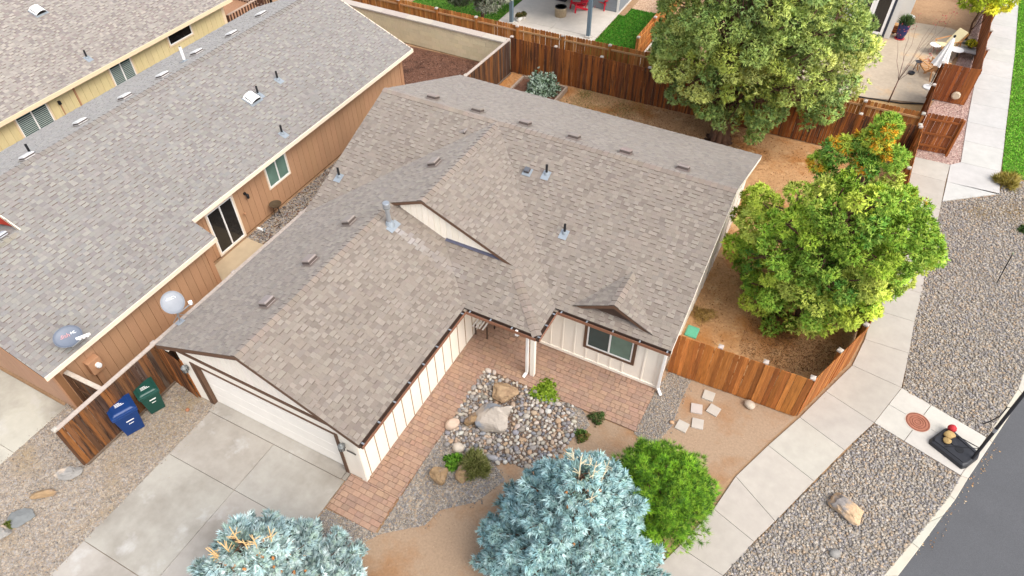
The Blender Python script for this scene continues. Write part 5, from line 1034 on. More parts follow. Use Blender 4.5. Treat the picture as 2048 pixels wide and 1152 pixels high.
# ---------------------------------------------------------------- satellite dishes
def text_mesh(parent, name, s, size, m, mw):
    cu = bpy.data.curves.new(name, 'FONT'); cu.body = s; cu.size = size; cu.align_x = 'CENTER'; cu.align_y = 'CENTER'; cu.extrude = .0015; o = bpy.data.objects.new(name, cu); COL.objects.link(o)
    bpy.context.view_layer.update(); me = bpy.data.meshes.new_from_object(o.evaluated_get(bpy.context.evaluated_depsgraph_get())); bpy.data.objects.remove(o); me.materials.clear(); me.materials.append(m); return inst(name, me, parent, mw)
def dish(label, mount, centre, face, w, h, colr, text, tcol, feeds, brace):
    """reflector centred at `centre` facing direction `face`; pole from `mount`"""
    mount = Vector(mount); c = Vector(centre); Z = Vector(face).normalized(); X = Vector((0, 0, 1)).cross(Z).normalized(); Y = Z.cross(X); t = thing('satellite_dish', label, 'satellite dish', mount); b = MB(); n = 28; R = 5; i0 = 0
    for side, off in ((0, 0), (1, -.018)):
        for r in range(R+1):
            f = r/R
            for k in range(n):
                a = 2*math.pi*k/n; b.v.append(tuple(c+X*(w/2*f*math.cos(a))+Y*(h/2*f*math.sin(a))+Z*(.07*f*f+off)))
    for s in range(2):
        o = s*(R+1)*n
        for r in range(R):
            for k in range(n):
                q = (o+r*n+k, o+r*n+(k+1) % n, o+(r+1)*n+(k+1) % n, o+(r+1)*n+k); b.f.append(q if s else q[::-1]); b.c.append((1, 1, 1))
    o = (R+1)*n
    for k in range(n): b.f.append((R*n+k, R*n+(k+1) % n, o+R*n+(k+1) % n, o+R*n+k)); b.c.append((1, 1, 1))
    d = b.build('reflector', m_white_o, t, smooth=True); d.color = c4(colr)
    rim = MB().tube([c+X*(w/2*math.cos(2*math.pi*k/n))+Y*(h/2*math.sin(2*math.pi*k/n))+Z*.07 for k in range(n+1)], .007, 6, cap=False).build('rim', m_white_o, d); rim.color = c4(tuple(v*1.1 for v in colr))
    # mast, brackets, feed arm
    bk = c-Z*.05-Y*h*.28; m_ = MB(); m_.tube([mount, mount+(bk-mount)*.55+Vector((0, 0, .06)), bk], .024, 8); m_.build('mast', m_galv, t)
    MB().obox(mount+Vector((0, 0, .01)), (1, 0, 0), (0, 1, 0), (0, 0, 1), .1, .12, .012).build('foot_plate', m_galv, t); MB().obox(bk, X, Y, Z, .07, .09, .03).build('bracket', m_galv, t)
    if brace:
        s_ = MB()
        for v in brace: s_.tube([mount+Vector(v), mount+(bk-mount)*.6], .012, 6)
        s_.build('brace', m_galv, t)
    lo = c-Y*h*.5+Z*.06; tip = lo+Z*.36+X*.42; MB().tube([lo-Z*.06, lo.lerp(tip, .3)-Y*.03, tip], .018, 8).build('feed_arm', m_galv, t); fd = MB()
    for k in range(feeds):
        e = tip+X*(k-(feeds-1)/2)*.1; fd.lathe(e, [(.028, -.1), (.03, -.04), (.045, -.02), (.045, .03), (.02, .04)], 10, axis=-Z+Y*.4)
    if feeds > 1: fd.obox(tip-Z*-.06, X, Y, Z, .18, .03, .04)
    else: fd.obox(tip+Z*.08, X, Y, Z, .05, .04, .09)
    fd.build('feed_horn', m_white, t)
    for s, sz, ox, oy, mm_ in text:
        mw = Matrix(((X.x, Y.x, Z.x, 0), (X.y, Y.y, Z.y, 0), (X.z, Y.z, Z.z, 0), (0, 0, 0, 1))); p = c+X*ox+Y*oy+Z*(.07*((2*ox/w)**2+(2*oy/h)**2)*.7+.016); mw.translation = p; text_mesh(d, 'lettering', s, sz, mm_, mw)
    return t
m_tw = mat('white_print', pc(244, 244, 246, .85)); m_tr = mat('red_print', pc(206, 150, 150, .8)); m_tw2 = mat('pale_print', pc(246, 248, 250, .9))
mnt = onpl(362, 646, *eL); ctr = at(346, 606, mnt.z+.75)
dish('pale grey satellite dish on the left eave of the cream house', mnt+Vector((0, 0, .02)), ctr, (.45, -.25, .85), .62, .68, pc(178, 181, 186, .55), [('DIRECTV', .105, .0, .14, m_tw2)], m_tw2, 1, [(-.02, .3, .02), (-.2, -.1, -.02)])
mnt2 = onpl(148, 688, *eN); ctr2 = at(137, 674, mnt2.z+.42)
dish('blue-grey satellite dish with faded lettering on the brown house roof', mnt2+Vector((0, 0, .02)), ctr2, (.42, -.25, .87), .74, .62, pc(128, 136, 150, .6), [('dish', .17, -.08, .05, m_tr), ('HD', .11, .16, .07, m_tw)], m_tr, 3, None)
# ---------------------------------------------------------------- bins on the gravel
def bin_(label, px, py, rz, w, d, h, colr, dark):
    p = at(px, py); t = thing('wheelie_bin', label, 'bin', (0, 0, 0), 'wheeled bins by the dark fence'); m1 = mat('bin_'+dark, colr, rough=.4, var=.06, scale=6, spec=.4); a = .78; b = MB()
    ring = lambda k, z, e=0: [(-w/2*k-e, -d/2*k-e, z), (w/2*k+e, -d/2*k-e, z), (w/2*k+e, d/2*k+e, z), (-w/2*k-e, d/2*k+e, z)]
    b.hexa(ring(a, .03), ring(1, h*.86)); b.hexa(ring(1, h*.86, .02), ring(1, h*.9, .02)); b.hexa(ring(1, h*.84, .03), ring(1, h*.86, .03)); b.build('body', m1, t, bevel=.03)
    l = MB(); l.hexa(ring(1, h*.905, .035), ring(1, h*.94, .035)); i = len(l.v); l.hexa(ring(.97, h*.94), [(-w*.36, -d*.4, h*.985), (w*.36, -d*.4, h*.985), (w*.38, d*.44, h*.965), (-w*.38, d*.44, h*.965)]); l.build('lid', m1, t, bevel=.018)
    MB().tube([(-w*.42, d/2+.02, h*.88), (-w*.4, d/2+.1, h*.93), (w*.4, d/2+.1, h*.93), (w*.42, d/2+.02, h*.88)], .018, 8).build('handle', m1, t)
    for s in (-1, 1): MB().lathe((s*w*.36, d*.42, .11), [(.05, -.03), (.11, -.03), (.11, .03), (.05, .03)], 14, axis=(1, 0, 0)).build('wheel', m_black, t)
    MB().tube([(-w*.36, d*.42, .11), (w*.36, d*.42, .11)], .014, 6).build('axle', m_pipe, t)
    f = MB()
    for z0, z1, u in ((.62, .66, .3), (.49, .515, .2)):
        k0 = (a+(1-a)*(z0-.03)/(.86*h-.03)); k1 = (a+(1-a)*(z1-.03)/(.86*h-.03)); f.hexa([(-w*u*.4, -d/2*k0-.004, z0), (w*u*.7, -d/2*k0-.004, z0), (w*u*.7, -d/2*k0+.02, z0), (-w*u*.4, -d/2*k0+.02, z0)], [(-w*u*.4, -d/2*k1-.005, z1), (w*u*.7, -d/2*k1-.005, z1), (w*u*.7, -d/2*k1+.02, z1), (-w*u*.4, -d/2*k1+.02, z1)])
    f.build('label_strip', m_white, t); g = MB()
    for k in range(3): g.box(-.12, -.1+k*.05, h*.93, .13-.05*k, -.085+k*.05, h*.984)
    g.build('lid_print', m_white, t)
    t.location = (p.x, p.y, 0); t.rotation_euler.z = rz; return t
bin_('large blue recycling bin with sloping lid against the dark fence', 266, 850, 1.2, .66, .8, 1.12, pc(22, 66, 130, .6), 'blue')
bin_('smaller dark green bin next to the blue bin', 312, 812, 1.2, .55, .62, 1.0, pc(34, 86, 74, .6), 'green')
# ---------------------------------------------------------------- kerbside things
p = at(1835, 845); mh = thing('manhole_cover', 'rusty round manhole cover in the concrete pad', 'manhole cover', (p.x, p.y, .018)); m_rust = mat('rusty_iron', pc(176, 116, 92), rough=.8, var=.15, scale=10, bump=.3)
MB().lathe(p+Vector((0, 0, .02)), [(.34, -.02), (.34, .004)], 36).build('disc', m_rust, mh); MB().lathe(p+Vector((0, 0, .02)), [(.37, -.03), (.37, .002)], 36).build('frame', mat('frame_mortar', pc(206, 196, 182)), mh)
for r in (.31, .22, .15, .08):
    MB().tube([(p.x+r*math.cos(a), p.y+r*math.sin(a), .026) for a in np.linspace(0, 2*math.pi, 33)], .009, 5, cap=False).build('ring', mat('dark_rust', pc(140, 84, 66), rough=.85), mh)
# basketball stand: base on the pad, pole rising out of the frame
q0, q1, q2, q3 = at(1859, 890), at(1884, 850), at(1956, 908), at(1930, 950); bc = (q0+q1+q2+q3)/4; ux = ((q2+q3)/2-(q0+q1)/2); Lx = ux.length; ux = ux.normalized(); uy = Vector((-ux.y, ux.x, 0)); Ly = ((q1-q0).length+(q2-q3).length)/2; zv = Vector((0, 0, 1))
bb = thing('basketball_stand', 'black portable basketball stand with hollow base on the concrete pad by the road', 'basketball stand', (bc.x, bc.y, .018)); b = MB()
P_ = lambda u, v, z: bc+ux*u*Lx/2+uy*v*Ly/2+zv*(.02+z)
prof = [(-.86, -1), (.9, -.9), (1, -.55), (1, .55), (.9, .9), (-.86, 1), (-1, .7), (-1, -.7)]
b.hexa([P_(u, v, 0) for u, v in prof], [P_(u*.95, v*.93, .13) for u, v in prof]); b.hexa([P_(u*.93, v*.9, .13) for u, v in prof], [P_(u*.86, v*.8, .16) for u, v in prof]); b.build('base', m_black, bb, bevel=.015)
r_ = MB()
for v in (-.72, .72): r_.bar(P_(-.8, v, .17), P_(.75, v*.85, .165), .07, .03)
r_.build('base_rib', m_black, bb); MB().lathe(P_(-.15, .05, .15), [(.09, 0), (.08, .03), (.03, .035)], 16).build('filler_cap', m_black, bb); MB().lathe(P_(.2, -.05, .15), [(.13, 0), (.12, .018), (.05, .02)], 18).build('base_recess', m_pipe, bb)
pf_ = P_(.86, .1, .1); pt = onx(2027, 814, pf_.x+.12); pt = ony(2027, 814, pf_.y+.05); pole_top = pf_+(pt-pf_)*2.1; MB().tube([pf_, pole_top], .045, 12).build('pole', m_black, bb); jt = pf_+(pt-pf_)*.55; MB().tube([jt, jt+(pt-pf_)*.06], .055, 12).build('pole_joint', m_galv, bb)
s_ = MB()
for u, v in ((-.35, -.7), (-.35, .7), (.1, .85)): s_.tube([P_(u, v, .16), pf_+(pt-pf_)*.22], .012, 6)
s_.build('strut', m_black, bb); lever = pf_+(pt-pf_)*.98
MB().tube([lever, lever+Vector((-.1, .02, -.05)), ony(1999, 833, pf_.y), ony(1980, 843, pf_.y+.02), ony(1965, 848, pf_.y+.03)], .016, 6).build('height_handle', m_black, bb)
arm = pole_top; MB().bar(arm-(pt-pf_).normalized()*.3, arm+Vector((.9, .3, .25)), .05).build('arm', m_black, bb); MB().obox(arm+Vector((1.0, .35, .45)), (.3, -.95, 0), (0, 0, 1), (.95, .3, 0), .55, .4, .02).build('backboard', m_galv, bb)
pb = P_(-.72, .75, .24); bl = MB(); bl.lathe(pb, [(.12*math.sin(a), -.12*math.cos(a)) for a in np.linspace(.05, math.pi-.05, 12)], 18); o = bl.build('ball', mat('ball_red', pc(186, 48, 52, .8), rough=.6, var=.1, scale=20), None, smooth=True, org=pb); tag(o, 'dark red ball resting on the corner of the basketball stand base', 'ball')
sm = MB().tube([pb+Vector((.12*math.cos(a), .12*math.sin(a), 0)) for a in np.linspace(0, 2*math.pi, 25)], .004, 5, cap=False).build('seam', m_pipe, o)
m_leafb = mat('rock_tan', pc(196, 164, 108), rough=.9, var=.25, scale=12, bump=.4, bscale=30)
for (u, v, dm, sd, lab) in ((-.55, .2, (.34, .27, .2), 41, 'larger tan rock weighing down the basketball stand base'), (-.42, -.25, (.22, .2, .16), 42, 'smaller tan rock weighing down the basketball stand base')):
    q = P_(u, v, .16); me = stone_mesh(sd, ICO3, .12, 7, .55, 'rock', m_leafb); o = bpy.data.objects.new('rock', me); COL.objects.link(o); o.location = q+zv*dm[2]*.36; o.scale = (dm[0]/2, dm[1]/2, dm[2]/2); tag(o, lab, 'rock', 'rocks on the stand base')
p = at(1993, 567); p2 = ony(2025, 508, p.y+.03); st_ = thing('marker_stake', 'thin dark stake standing in the pebbles by the sidewalk', 'stake', (p.x, p.y, 0)); MB().tube([p, p2], .018, 6).build('rod', m_pipe, st_); MB().lathe(p2, [(.03, 0), (.025, .06)], 8).build('cap', mat('stake_cap', pc(150, 160, 130)), st_)
p = at(1384, 664); vb = thing('valve_box', 'green irrigation valve box set in the yard behind the orange front fence', 'valve box', (p.x, p.y, 0)); m_vg = mat('valve_green', pc(112, 196, 160, .75), rough=.6, var=.06, scale=12); MB().box(p.x-.2, p.y-.24, -.05, p.x+.2, p.y+.24, .05).build('rim', m_vg, vb, bevel=.03); MB().box(p.x-.16, p.y-.2, .05, p.x+.16, p.y+.2, .062).build('lid', m_vg, vb, bevel=.02)
# planter box in the back yard
c0, c1, c2 = at(1131, 176, .25), at(1046, 152, .25), at(1022, 178, .25); pb_ = thing('planter_box', 'low weathered timber planter box by the back fence', 'planter', (c1.x, c1.y, 0))
bx0, bx1 = c1.x, c0.x; by1 = c1.y+.05; by0 = by1-1.75
for a, b_ in (((bx0, by0), (bx1, by0)), ((bx0, by1), (bx1, by1)), ((bx0, by0), (bx0, by1)), ((bx1, by0), (bx1, by1))):
    d = (Vector(b_)-Vector(a)).normalized()*.04; o = MB().bar((a[0]-d.x, a[1]-d.y, .13), (b_[0]+d.x*(1 if a[0] == b_[0] else -1), b_[1]+d.y, .13), .09, .24).build('timber', m_wood_h, pb_); o.color = c4(vary(pc(176, 156, 136), .08))
MB().box(bx0+.05, by0+.05, 0, bx1-.05, by1-.05, .14).build('soil', m_bark, pb_)
b_pb = 0
# bird bath and bits in the side yard
p = at(558, 432); bt = thing('bird_bath', 'dark bird bath on thin legs beside the brown house', 'bird bath', (p.x, p.y, 0)); MB().lathe(p+zv*.55, [(.02, -.03), (.2, 0), (.24, .06), (.2, .05), (.12, .02)], 18).build('bowl', mat('bowl_bronze', pc(92, 78, 60), rough=.5, var=.2, scale=9), bt)
for k in range(3): a = k*2.1; MB().tube([(p.x+.1*math.cos(a), p.y+.1*math.sin(a), .54), (p.x+.16*math.cos(a), p.y+.16*math.sin(a), 0)], .012, 6).build('leg', m_pipe, bt)
p = at(521, 460); hs = thing('hose_splitter', 'small white and blue hose fitting on the gravel by the brown house', 'hose fitting', (p.x, p.y, 0)); MB().box(p.x-.14, p.y-.05, 0, p.x+.14, p.y+.05, .09).build('body', m_white, hs, bevel=.02); MB().tube([(p.x+.1, p.y, .06), (p.x+.2, p.y+.06, .1), (p.x+.26, p.y-.05, .04)], .025, 8).build('spout', m_flash, hs)

# ---------------------------------------------------------------- the back neighbour: patio, turf, furniture
pq = [at(*q) for q in ((1005, 50), (1186, 84), (1244, 28))]; x0, x1 = -18.3, pq[1].x+.02
slabs('back_patio', [((-18.3, 30.9), (-15.3, 30.9), (-15.3, 34), (-18.3, 34)), ((-15.29, 30.9), (-12.6, 30.9), (-12.6, 34), (-15.29, 34)), ((-18.3, 34.01), (-15.3, 34.01), (-15.3, 39.5), (-18.3, 39.5)), ((-15.29, 34.01), (-12.6, 34.01), (-12.6, 39.5), (-15.29, 39.5))], -.1, .03, pc(222, 212, 200), m_conc)
tr = [(-12.55, 30.6), (-9.8, 30.6), (-9.9, 38.3), (-12.2, 38.3), (-12.2, 37.2), (-12.55, 37.2)]; sheet('artificial_turf', tr, -.004, m_turf); tl = [(-24, 30.6), (-18.35, 30.6), (-18.35, 40), (-24, 40)]; sheet('artificial_turf', tl, -.004, m_turf)
gpalm = [pc(60, 130, 30, .75), pc(80, 156, 40, .75), pc(46, 112, 26, .72), pc(96, 166, 52, .75)]
grass('turf_grass', tr, 11000, .07, gpalm, w=.2); grass('turf_grass', tl, 9000, .07, gpalm, w=.2)
sheet('gravel_yard', [(-12.2, 38.3), (-9.9, 38.3), (-9.9, 46), (-12.2, 46)], -.005, mat('tan_gravel', rough=.9, var=.2, scale=10, vor=(18, [pc(206, 170, 140), pc(186, 150, 120), pc(220, 190, 160)]), bump=.6, bscale=30))
m_post = mat('grey_blue_paint', pc(112, 130, 142, .75), rough=.6, var=.05)
pr_ = thing('patio_cover', 'grey-blue patio cover on posts over the back patio at the top edge', 'patio cover', (-15.3, 36, 0))
for q in (at(1176, 76), at(1023, 48)):
    MB().box(q.x-.09, q.y-.09, .03, q.x+.09, q.y+.09, 2.7).build('post', m_post, pr_); MB().box(q.x-.16, q.y-.16, .03, q.x+.16, q.y+.16, .14).build('post_foot', m_conc, pr_).color = c4(pc(214, 206, 196))
MB().box(-18.0, 33.7, 2.7, -12.5, 33.95, 2.95).build('beam', m_post, pr_); MB().box(-18.4, 33.6, 2.96, -12.2, 40, 3.08).build('roof', mat('cover_roof', pc(150, 140, 132)), pr_)
m_gs = mat('grey_siding', pc(150, 158, 164, .75), rough=.7, var=.04); gh = thing('house', 'grey-blue house at the top edge behind the back patio', 'house', (-15, 42, 0)); o = MB().box(-18.3, 39.5, 0, -12.55, 46, 3).build('wall', m_gs, gh); sw = at(1238, 27); MB().box(-14.3, sw.y, 0, sw.x-.05, 39.49, 3).build('wing_wall', m_gs, gh)
for k in range(14): MB().box(-14.32, sw.y-.012, .1+k*.2, sw.x-.04, sw.y, .29+k*.2).build('lap_board', m_gs, gh)
MB().box(sw.x-.16, sw.y-.03, 0, sw.x-.03, sw.y-.013, 3).build('corner_board', m_white, gh)
m_redp = mat('red_plastic', pc(206, 30, 52, .8), rough=.5, spec=.4)
def adirondack(label, x, y, rz):
    t = thing('garden_chair', label, 'chair', (0, 0, 0), 'red chairs on the back patio'); 
    for k in range(5): MB().bar((-.22+k*.11, .28, .3), (-.24+k*.12, .62, 1.0-.05*abs(k-2)), .1, .022, up=(0, 1, 0)).build('back_slat', m_redp, t)
    for k in range(5): MB().bar((-.27, -.28+k*.125, .4-k*.03), (.27, -.28+k*.125, .4-k*.03), .115, .022).build('seat_slat', m_redp, t)
    for s in (-1, 1):
        MB().box(s*.36-.07, -.36, .56, s*.36+.07, .4, .585).build('armrest', m_redp, t); MB().bar((s*.3, -.3, .56), (s*.33, -.36, 0), .09, .035).build('leg', m_redp, t); MB().bar((s*.3, -.3, .36), (s*.27, .55, 0), .035, .12).build('leg', m_redp, t); MB().bar((s*.34, .35, .56), (s*.3, .3, .2), .05, .03).build('arm_support', m_redp, t)
    t.location = (x, y, .03); t.rotation_euler.z = rz; return t
c_ = at(1155, 22); adirondack('red plastic garden chair beside the metal fire pit, left of the grey post', c_.x, c_.y+.1, -.7); c_ = at(1203, 20); adirondack('red plastic garden chair right of the grey post, near the grey house corner', c_.x, c_.y+.3, -.3)
c_ = at(1121, 32); fpit = thing('fire_pit', 'round metal fire pit with black rim on the back patio', 'fire pit', (c_.x, c_.y, .03)); MB().lathe((c_.x, c_.y, .03), [(.33, 0), (.34, .05), (.34, .45), (.32, .5)], 22).build('drum', mat('brushed_steel', pc(190, 170, 140), rough=.4, metal=.4, var=.2, scale=8), fpit); MB().lathe((c_.x, c_.y, .53), [(.33, 0), (.33, .03), (.26, .03), (.25, -.05)], 22).build('rim', m_pipe, fpit)
for px, py, r, lab in ((1038, 43, .19, 'white round pot with green plant at the foot of the left patio post'), (1047, 38, .15, 'smaller white pot with rusty plant beside the left patio post')):
    c_ = at(px, py); t = thing('plant_pot', lab, 'plant pot', (c_.x, c_.y, .03)); MB().lathe((c_.x, c_.y, .03), [(r*.6, 0), (r, r*.7), (r*.95, r*1.5), (r*.85, r*1.45)], 16).build('pot', m_white, t); n = 160; d = sph(n); d[:, 2] = abs(d[:, 2]); V, F, c = tufts(np.array([c_.x, c_.y, .03+r*1.4])+d*r*.7, d, .12, 4, pal([pc(96, 116, 60, .62), pc(150, 120, 80, .65)], n), .6, .25); fast_mesh('plant', V, F, m_leaf, c, parent=t, kind='stuff')
c_ = at(1110, 8); hb = thing('covered_grill', 'black covered grill behind the fire pit at the top edge', 'grill', (c_.x, c_.y+.6, .03)); MB().box(c_.x-.3, c_.y+.4, .03, c_.x+.5, c_.y+.9, .95).build('cover', m_black, hb, bevel=.06); MB().tube([(c_.x+.1, c_.y+.38, .8), (c_.x+.3, c_.y+.38, .8)], .02, 6).build('handle', m_galv, hb)
# right-hand neighbour: patio with loungers, parasol, house with glass door
pat = px_poly([(1735, 196), (1850, 207), (1878, 196), (1905, 120), (1936, 92), (1945, 75), (1900, 57), (1830, 46), (1770, 78), (1690, 60), (1600, 60), (1560, 110), (1580, 180)])
m_pat = mat('stamped_concrete', pc(196, 178, 154), rough=.8, var=.1, scale=6, var2=.12, scale2=.8, mixcol=pc(206, 166, 120), mixscale=.8, mixlo=.55, mixhi=.75, bump=.2)
MB().hexa([(p[0], p[1], -.1) for p in ccw([Vector(q) for q in pat])], [(p[0], p[1], .03) for p in ccw([Vector(q) for q in pat])]).build('stone_patio', m_pat, None, kind='structure')
ps = bpy.data.objects['stone_patio']; pj = MB(); xs = [p[0] for p in pat]
for k in range(5): pj.bar((0.2+k*.9, 34.3, .031), (0.5+k*.9, 40.5, .031), .012, .004)
lowsoil = px_poly([(1620, 190), (1735, 199), (1852, 210), (1850, 228), (1745, 212), (1600, 205)]); sheet('planting_strip', lowsoil, -.007, mat('strip_soil', pc(196, 160, 112), rough=.95, var=.25, scale=18, bump=.6))
MB().tube([at(1600, 172, .03), at(1735, 196, .04), at(1800, 206, .04), at(1850, 208, .04), at(1872, 196, .04)], .03, 6).build('edging_hose', m_pipe, None); tag(bpy.data.objects['edging_hose'], 'black edging along the near side of the stone patio', 'edging')
hc = at(1777, 79); h2 = thing('house', 'white-sided house with glass doors at the top right, behind the stone patio', 'house', (hc.x-3, hc.y+2, 0)); m_wsid = mat('white_siding', pc(226, 222, 214, .78), rough=.7, var=.04)
MB().box(hc.x-9, hc.y, 0, hc.x, hc.y+2.2, 3.2).build('wall', m_wsid, h2); hs2 = at(1813, 43); MB().box(hc.x-9, hc.y+2.21, 0, hs2.x, hc.y+12, 3.2).build('side_wall', m_wsid, h2)
for k in range(15): MB().box(hs2.x-.001, hc.y+2.25, .05+k*.2, hs2.x+.012, hc.y+12, .245+k*.2).build('lap_board', m_wsid, h2); MB().box(hc.x-.55, hc.y-.014, .05+k*.2, hc.x+.005, hc.y, .245+k*.2).build('lap_board', m_wsid, h2)
dk_ = mat('charcoal_frame', pc(62, 66, 78), rough=.5)
def xring(name, x0, x1, z0, z1, t, y0, y1, m, par):
    b = MB(); b.box(x0, y0, z0, x1, y1, z0+t); b.box(x0, y0, z1-t, x1, y1, z1); b.box(x0, y0, z0+t, x0+t, y1, z1-t); b.box(x1-t, y0, z0+t, x1, y1, z1-t); return b.build(name, m, par)
ds = ony(1768, 72, hc.y-.05).x; xring('door_frame', ds-1.9, ds, .05, 2.5, .12, hc.y-.06, hc.y, dk_, h2); dd = xring('glass_door', ds-1.0, ds-.13, .17, 2.36, .13, hc.y-.05, hc.y-.005, m_white, h2); MB().box(ds-.88, hc.y-.03, .3, ds-.25, hc.y-.01, 2.24).build('pane', m_glass_b, dd); dd = xring('glass_door', ds-1.78, ds-1.01, .17, 2.36, .13, hc.y-.05, hc.y-.005, m_white, h2); MB().box(ds-1.66, hc.y-.03, .3, ds-1.13, hc.y-.01, 2.24).build('pane', m_glass_b, dd)
MB().box(hs2.x-.9, hc.y+2.1, 2.15, hs2.x+.5, hc.y+2.9, 2.3).build('awning', dk_, h2)
# pots and crate by the door
c_ = at(1798, 78); t = thing('plant_pot', 'tall cobalt blue pot with spiky plant by the glass doors', 'plant pot', (c_.x, c_.y, .03)); MB().lathe((c_.x, c_.y, .03), [(.16, 0), (.26, .3), (.3, .75), (.32, .85), (.27, .83)], 20).build('pot', mat('cobalt_glaze', pc(26, 36, 96, .8), rough=.15, spec=.6), t); MB().lathe((c_.x, c_.y, .03), [(.24, -.002), (.27, .03)], 18).build('saucer', mat('red_glaze', pc(196, 60, 60, .8), rough=.3), t); n = 220; d = sph(n); d[:, 2] = abs(d[:, 2]); V, F, c = tufts(np.array([c_.x, c_.y, .85])+d*.2, unit(d+[0, 0, .8]), .35, 3, pal([pc(110, 130, 76, .62), pc(80, 108, 60, .6)], n), .35, .06); fast_mesh('plant', V, F, m_leaf, c, parent=t, kind='stuff')
c_ = at(1812, 50); t = thing('plant_pot', 'white and teal pot behind the cobalt blue pot', 'plant pot', (c_.x, c_.y, .03)); MB().lathe((c_.x, c_.y, .03), [(.16, 0), (.24, .12)], 16).build('base', mat('teal_glaze', pc(40, 160, 160, .75), rough=.3), t); MB().lathe((c_.x, c_.y, .15), [(.24, 0), (.3, .35), (.26, .33)], 16).build('pot', m_white, t)
c_ = at(1790, 64); t = thing('wooden_crate', 'small slatted wooden crate between the glass doors and the cobalt pot', 'crate', (c_.x, c_.y, .03)); mw_ = mat('teak', src='obj', rough=.7, var=.15, scale=12)
for k in range(4): o = MB().box(c_.x-.22, c_.y-.18+k*.1, .4, c_.x+.22, c_.y-.1+k*.1, .42).build('slat', mw_, t); o.color = c4(vary(pc(206, 160, 104), .08))
for k in range(3): o = MB().box(c_.x-.22, c_.y-.2, .06+k*.12, c_.x+.22, c_.y-.18, .15+k*.12).build('slat', mw_, t); o.color = c4(vary(pc(176, 104, 62), .08))
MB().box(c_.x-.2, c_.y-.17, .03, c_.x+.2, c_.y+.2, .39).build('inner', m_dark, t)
# parasol
c_ = at(1857, 177); t = thing('parasol', 'closed white parasol with black finial on a round white base', 'parasol', (c_.x, c_.y, .03)); MB().lathe((c_.x, c_.y, .03), [(.28, 0), (.28, .06), (.05, .1), (.04, .3)], 22).build('base', m_white, t); tp = ony(1909, 74, c_.y+.25); bt_ = ony(1878, 130, c_.y+.1); MB().tube([(c_.x, c_.y, .3), tuple(tp)], .025, 8).build('pole', m_black, t)
ax = (tp-bt_); Ln = ax.length; axn = ax.normalized(); X = axn.cross(Vector((0, 1, 0))).normalized(); Y = axn.cross(X); b = MB(); n = 32
for f, r in ((0, .3), (.12, .27), (.5, .17), (.8, .1), (.97, .045)):
    for k in range(n):
        a = 2*math.pi*k/n; rr = r*(1+.2*math.cos(8*a))*(1 if f else 1.05); b.v.append(tuple(bt_+axn*Ln*f+X*rr*math.cos(a)+Y*rr*math.sin(a)))
for q in range(4):
    for k in range(n): b.f.append((q*n+k, q*n+(k+1) % n, (q+1)*n+(k+1) % n, (q+1)*n+k)); b.c.append((1, 1, 1))
b.f.append(tuple(range(4*n, 5*n))); b.c.append((1, 1, 1)); b.build('canopy', m_white, t); MB().lathe(tp-axn*.02, [(.03, 0), (.06, .03), (.06, .08), (.02, .12)], 12, axis=axn).build('finial', m_pipe, t)
# loungers and tables
def slat_chair(label, px, py, rz, cushion, group):
    c_ = at(px, py); t = thing('deck_chair', label, 'chair', (0, 0, 0), group)
    W_ = .62; col1 = pc(206, 150, 96); sb = lambda n_, a, b, w, h: setattr(MB().bar(a, b, w, h).build(n_, mw_, t), 'color', c4(vary(col1, .08)))
    for s in (-1, 1):
        sb('frame_rail', (s*W_/2, -.6, .42), (s*W_/2, .3, .2), .04, .06); sb('frame_rail', (s*W_/2, .15, .12), (s*W_/2, .85, .95), .04, .06); sb('leg', (s*W_/2, -.55, .42), (s*W_/2, -.35, 0), .04, .05); sb('leg', (s*W_/2, .55, .55), (s*W_/2, .75, 0), .04, .05); sb('armrest', (s*(W_/2+.04), -.5, .6), (s*(W_/2+.04), .55, .62), .07, .025); sb('arm_support', (s*(W_/2+.04), -.45, .6), (s*W_/2, -.4, .38), .04, .04)
    for k in range(8): f = k/7; sb('seat_slat', (-W_/2, -.58+f*.8, .44-f*.2), (W_/2, -.58+f*.8, .44-f*.2), .075, .018)
    for k in range(9): f = k/8; sb('back_slat', (-W_/2, .26+f*.56, .26+f*.68), (W_/2, .26+f*.56, .26+f*.68), .075, .018)
    if cushion:
        mcu = mat('cream_cushion', pc(240, 224, 176, .8), rough=.9, var=.05); b = MB(); b.hexa([(-.28, -.6, .46), (.28, -.6, .46), (.28, .22, .26), (-.28, .22, .26)], [(-.28, -.58, .54), (.28, -.58, .54), (.28, .2, .35), (-.28, .2, .35)]); b.build('seat_cushion', mcu, t, bevel=.03); MB().hexa([(-.28, .26, .3), (.28, .26, .3), (.28, .84, 1.0), (-.28, .84, 1.0)], [(-.28, .18, .36), (.28, .18, .36), (.28, .76, 1.06), (-.28, .76, 1.06)]).build('back_cushion', mcu, t, bevel=.03)
    t.location = (c_.x, c_.y, .03); t.rotation_euler.z = rz; return t
slat_chair('reclining wooden chair with cream cushions behind the closed parasol', 1886, 104, -.75, True, 'wooden chairs on the stone patio'); slat_chair('bare slatted wooden chair left of the closed parasol, seen from behind', 1853, 148, -2.5, False, 'wooden chairs on the stone patio')
for px, py, z_, r, lab in ((1863, 108, .5, .27, 'round white side table left of the cushioned chair'), (1905, 118, .5, .33, 'round white side table right of the closed parasol')):
    c_ = at(px, py); t = thing('side_table', lab, 'table', (c_.x, c_.y, .03), 'round white side tables'); MB().lathe((c_.x, c_.y, z_), [(r, 0), (r, .025), (r*.9, .03)], 24).build('tabletop', m_white, t)
    for k in range(3): a = k*2.1+.4; MB().tube([(c_.x+r*.5*math.cos(a), c_.y+r*.5*math.sin(a), z_), (c_.x+r*.85*math.cos(a), c_.y+r*.85*math.sin(a), .03)], .012, 6).build('leg', mat('leg_pink', pc(206, 160, 150)), t)
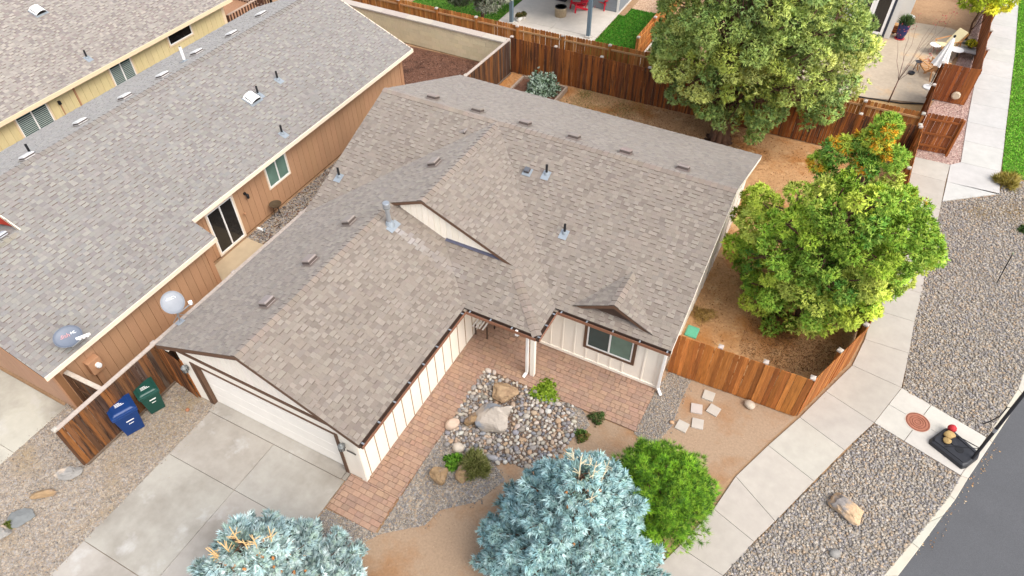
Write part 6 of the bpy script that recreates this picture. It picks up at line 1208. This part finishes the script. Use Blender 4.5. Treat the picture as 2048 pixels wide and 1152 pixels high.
c_ = at(1828, 145); t = thing('plant_stand', 'thin black wire stand holding a dark bowl by the slatted chair', 'plant stand', (c_.x, c_.y, .03)); MB().lathe((c_.x, c_.y, .55), [(.1, 0), (.17, .05), (.15, .05), (.08, .02)], 16).build('bowl', m_black, t)
for k in range(3): a = k*2.1; MB().tube([(c_.x+.12*math.cos(a), c_.y+.12*math.sin(a), .56), (c_.x+.18*math.cos(a), c_.y+.18*math.sin(a), .03)], .01, 6).build('leg', m_pipe, t)
c_ = at(1822, 149); t = thing('small_bowl', 'small black bowl standing on the stone patio by the wire stand', 'bowl', (c_.x, c_.y, .03)); MB().lathe((c_.x-.02, c_.y, .03), [(.13, 0), (.17, .1), (.14, .1), (.1, .04)], 16).build('bowl', m_black, t); MB().lathe((c_.x-.02, c_.y, .04), [(.1, 0), (.05, .02)], 14).build('ash', m_galv, t)
c_ = at(1928, 112); t = thing('low_table', 'weathered grey low slatted table by the sidewalk fence', 'table', (c_.x, c_.y, .03)); mg_ = mat('grey_wood', src='obj', rough=.8, var=.2, scale=12)
for k in range(5): o = MB().box(c_.x-.42, c_.y-.35+k*.145, .32, c_.x+.42, c_.y-.22+k*.145, .35).build('slat', mg_, t); o.color = c4(vary(pc(186, 180, 174), .1))
for sx in (-1, 1):
    for sy in (-1, 1): o = MB().box(c_.x+sx*.36-.04, c_.y+sy*.28-.04, .03, c_.x+sx*.36+.04, c_.y+sy*.28+.04, .32).build('leg', mg_, t); o.color = c4(pc(120, 112, 106))
n = 170; d = sph(n); d[:, 2] = abs(d[:, 2]); t = thing('potted_flowers', 'yellow flowers in a small pot on the grey low table', 'flowers', (c_.x+.1, c_.y+.3, .35)); MB().lathe((c_.x+.1, c_.y+.3, .35), [(.1, 0), (.15, .16), (.13, .15)], 12).build('pot', m_brown, t); V, F, c = tufts(np.array([c_.x+.1, c_.y+.3, .5])+d*.2, d, .12, 5, pal([pc(226, 206, 40, .8), pc(236, 220, 70, .8), pc(120, 140, 50, .6)], n), .7, .3); fast_mesh('blossom', V, F, m_leaf, c, parent=t, kind='stuff')
# low grate and weeds round the locust tree
c_ = at(1928, 84); t = thing('tree_grate', 'dark wire ring round the foot of the honey locust', 'tree grate', (c_.x, c_.y, .03))
for r in (.2, .35): MB().tube([(c_.x+r*math.cos(a), c_.y+r*math.sin(a), .06) for a in np.linspace(0, 6.283, 17)], .02, 5, cap=False).build('ring', mat('wire_green', pc(70, 84, 78)), t)
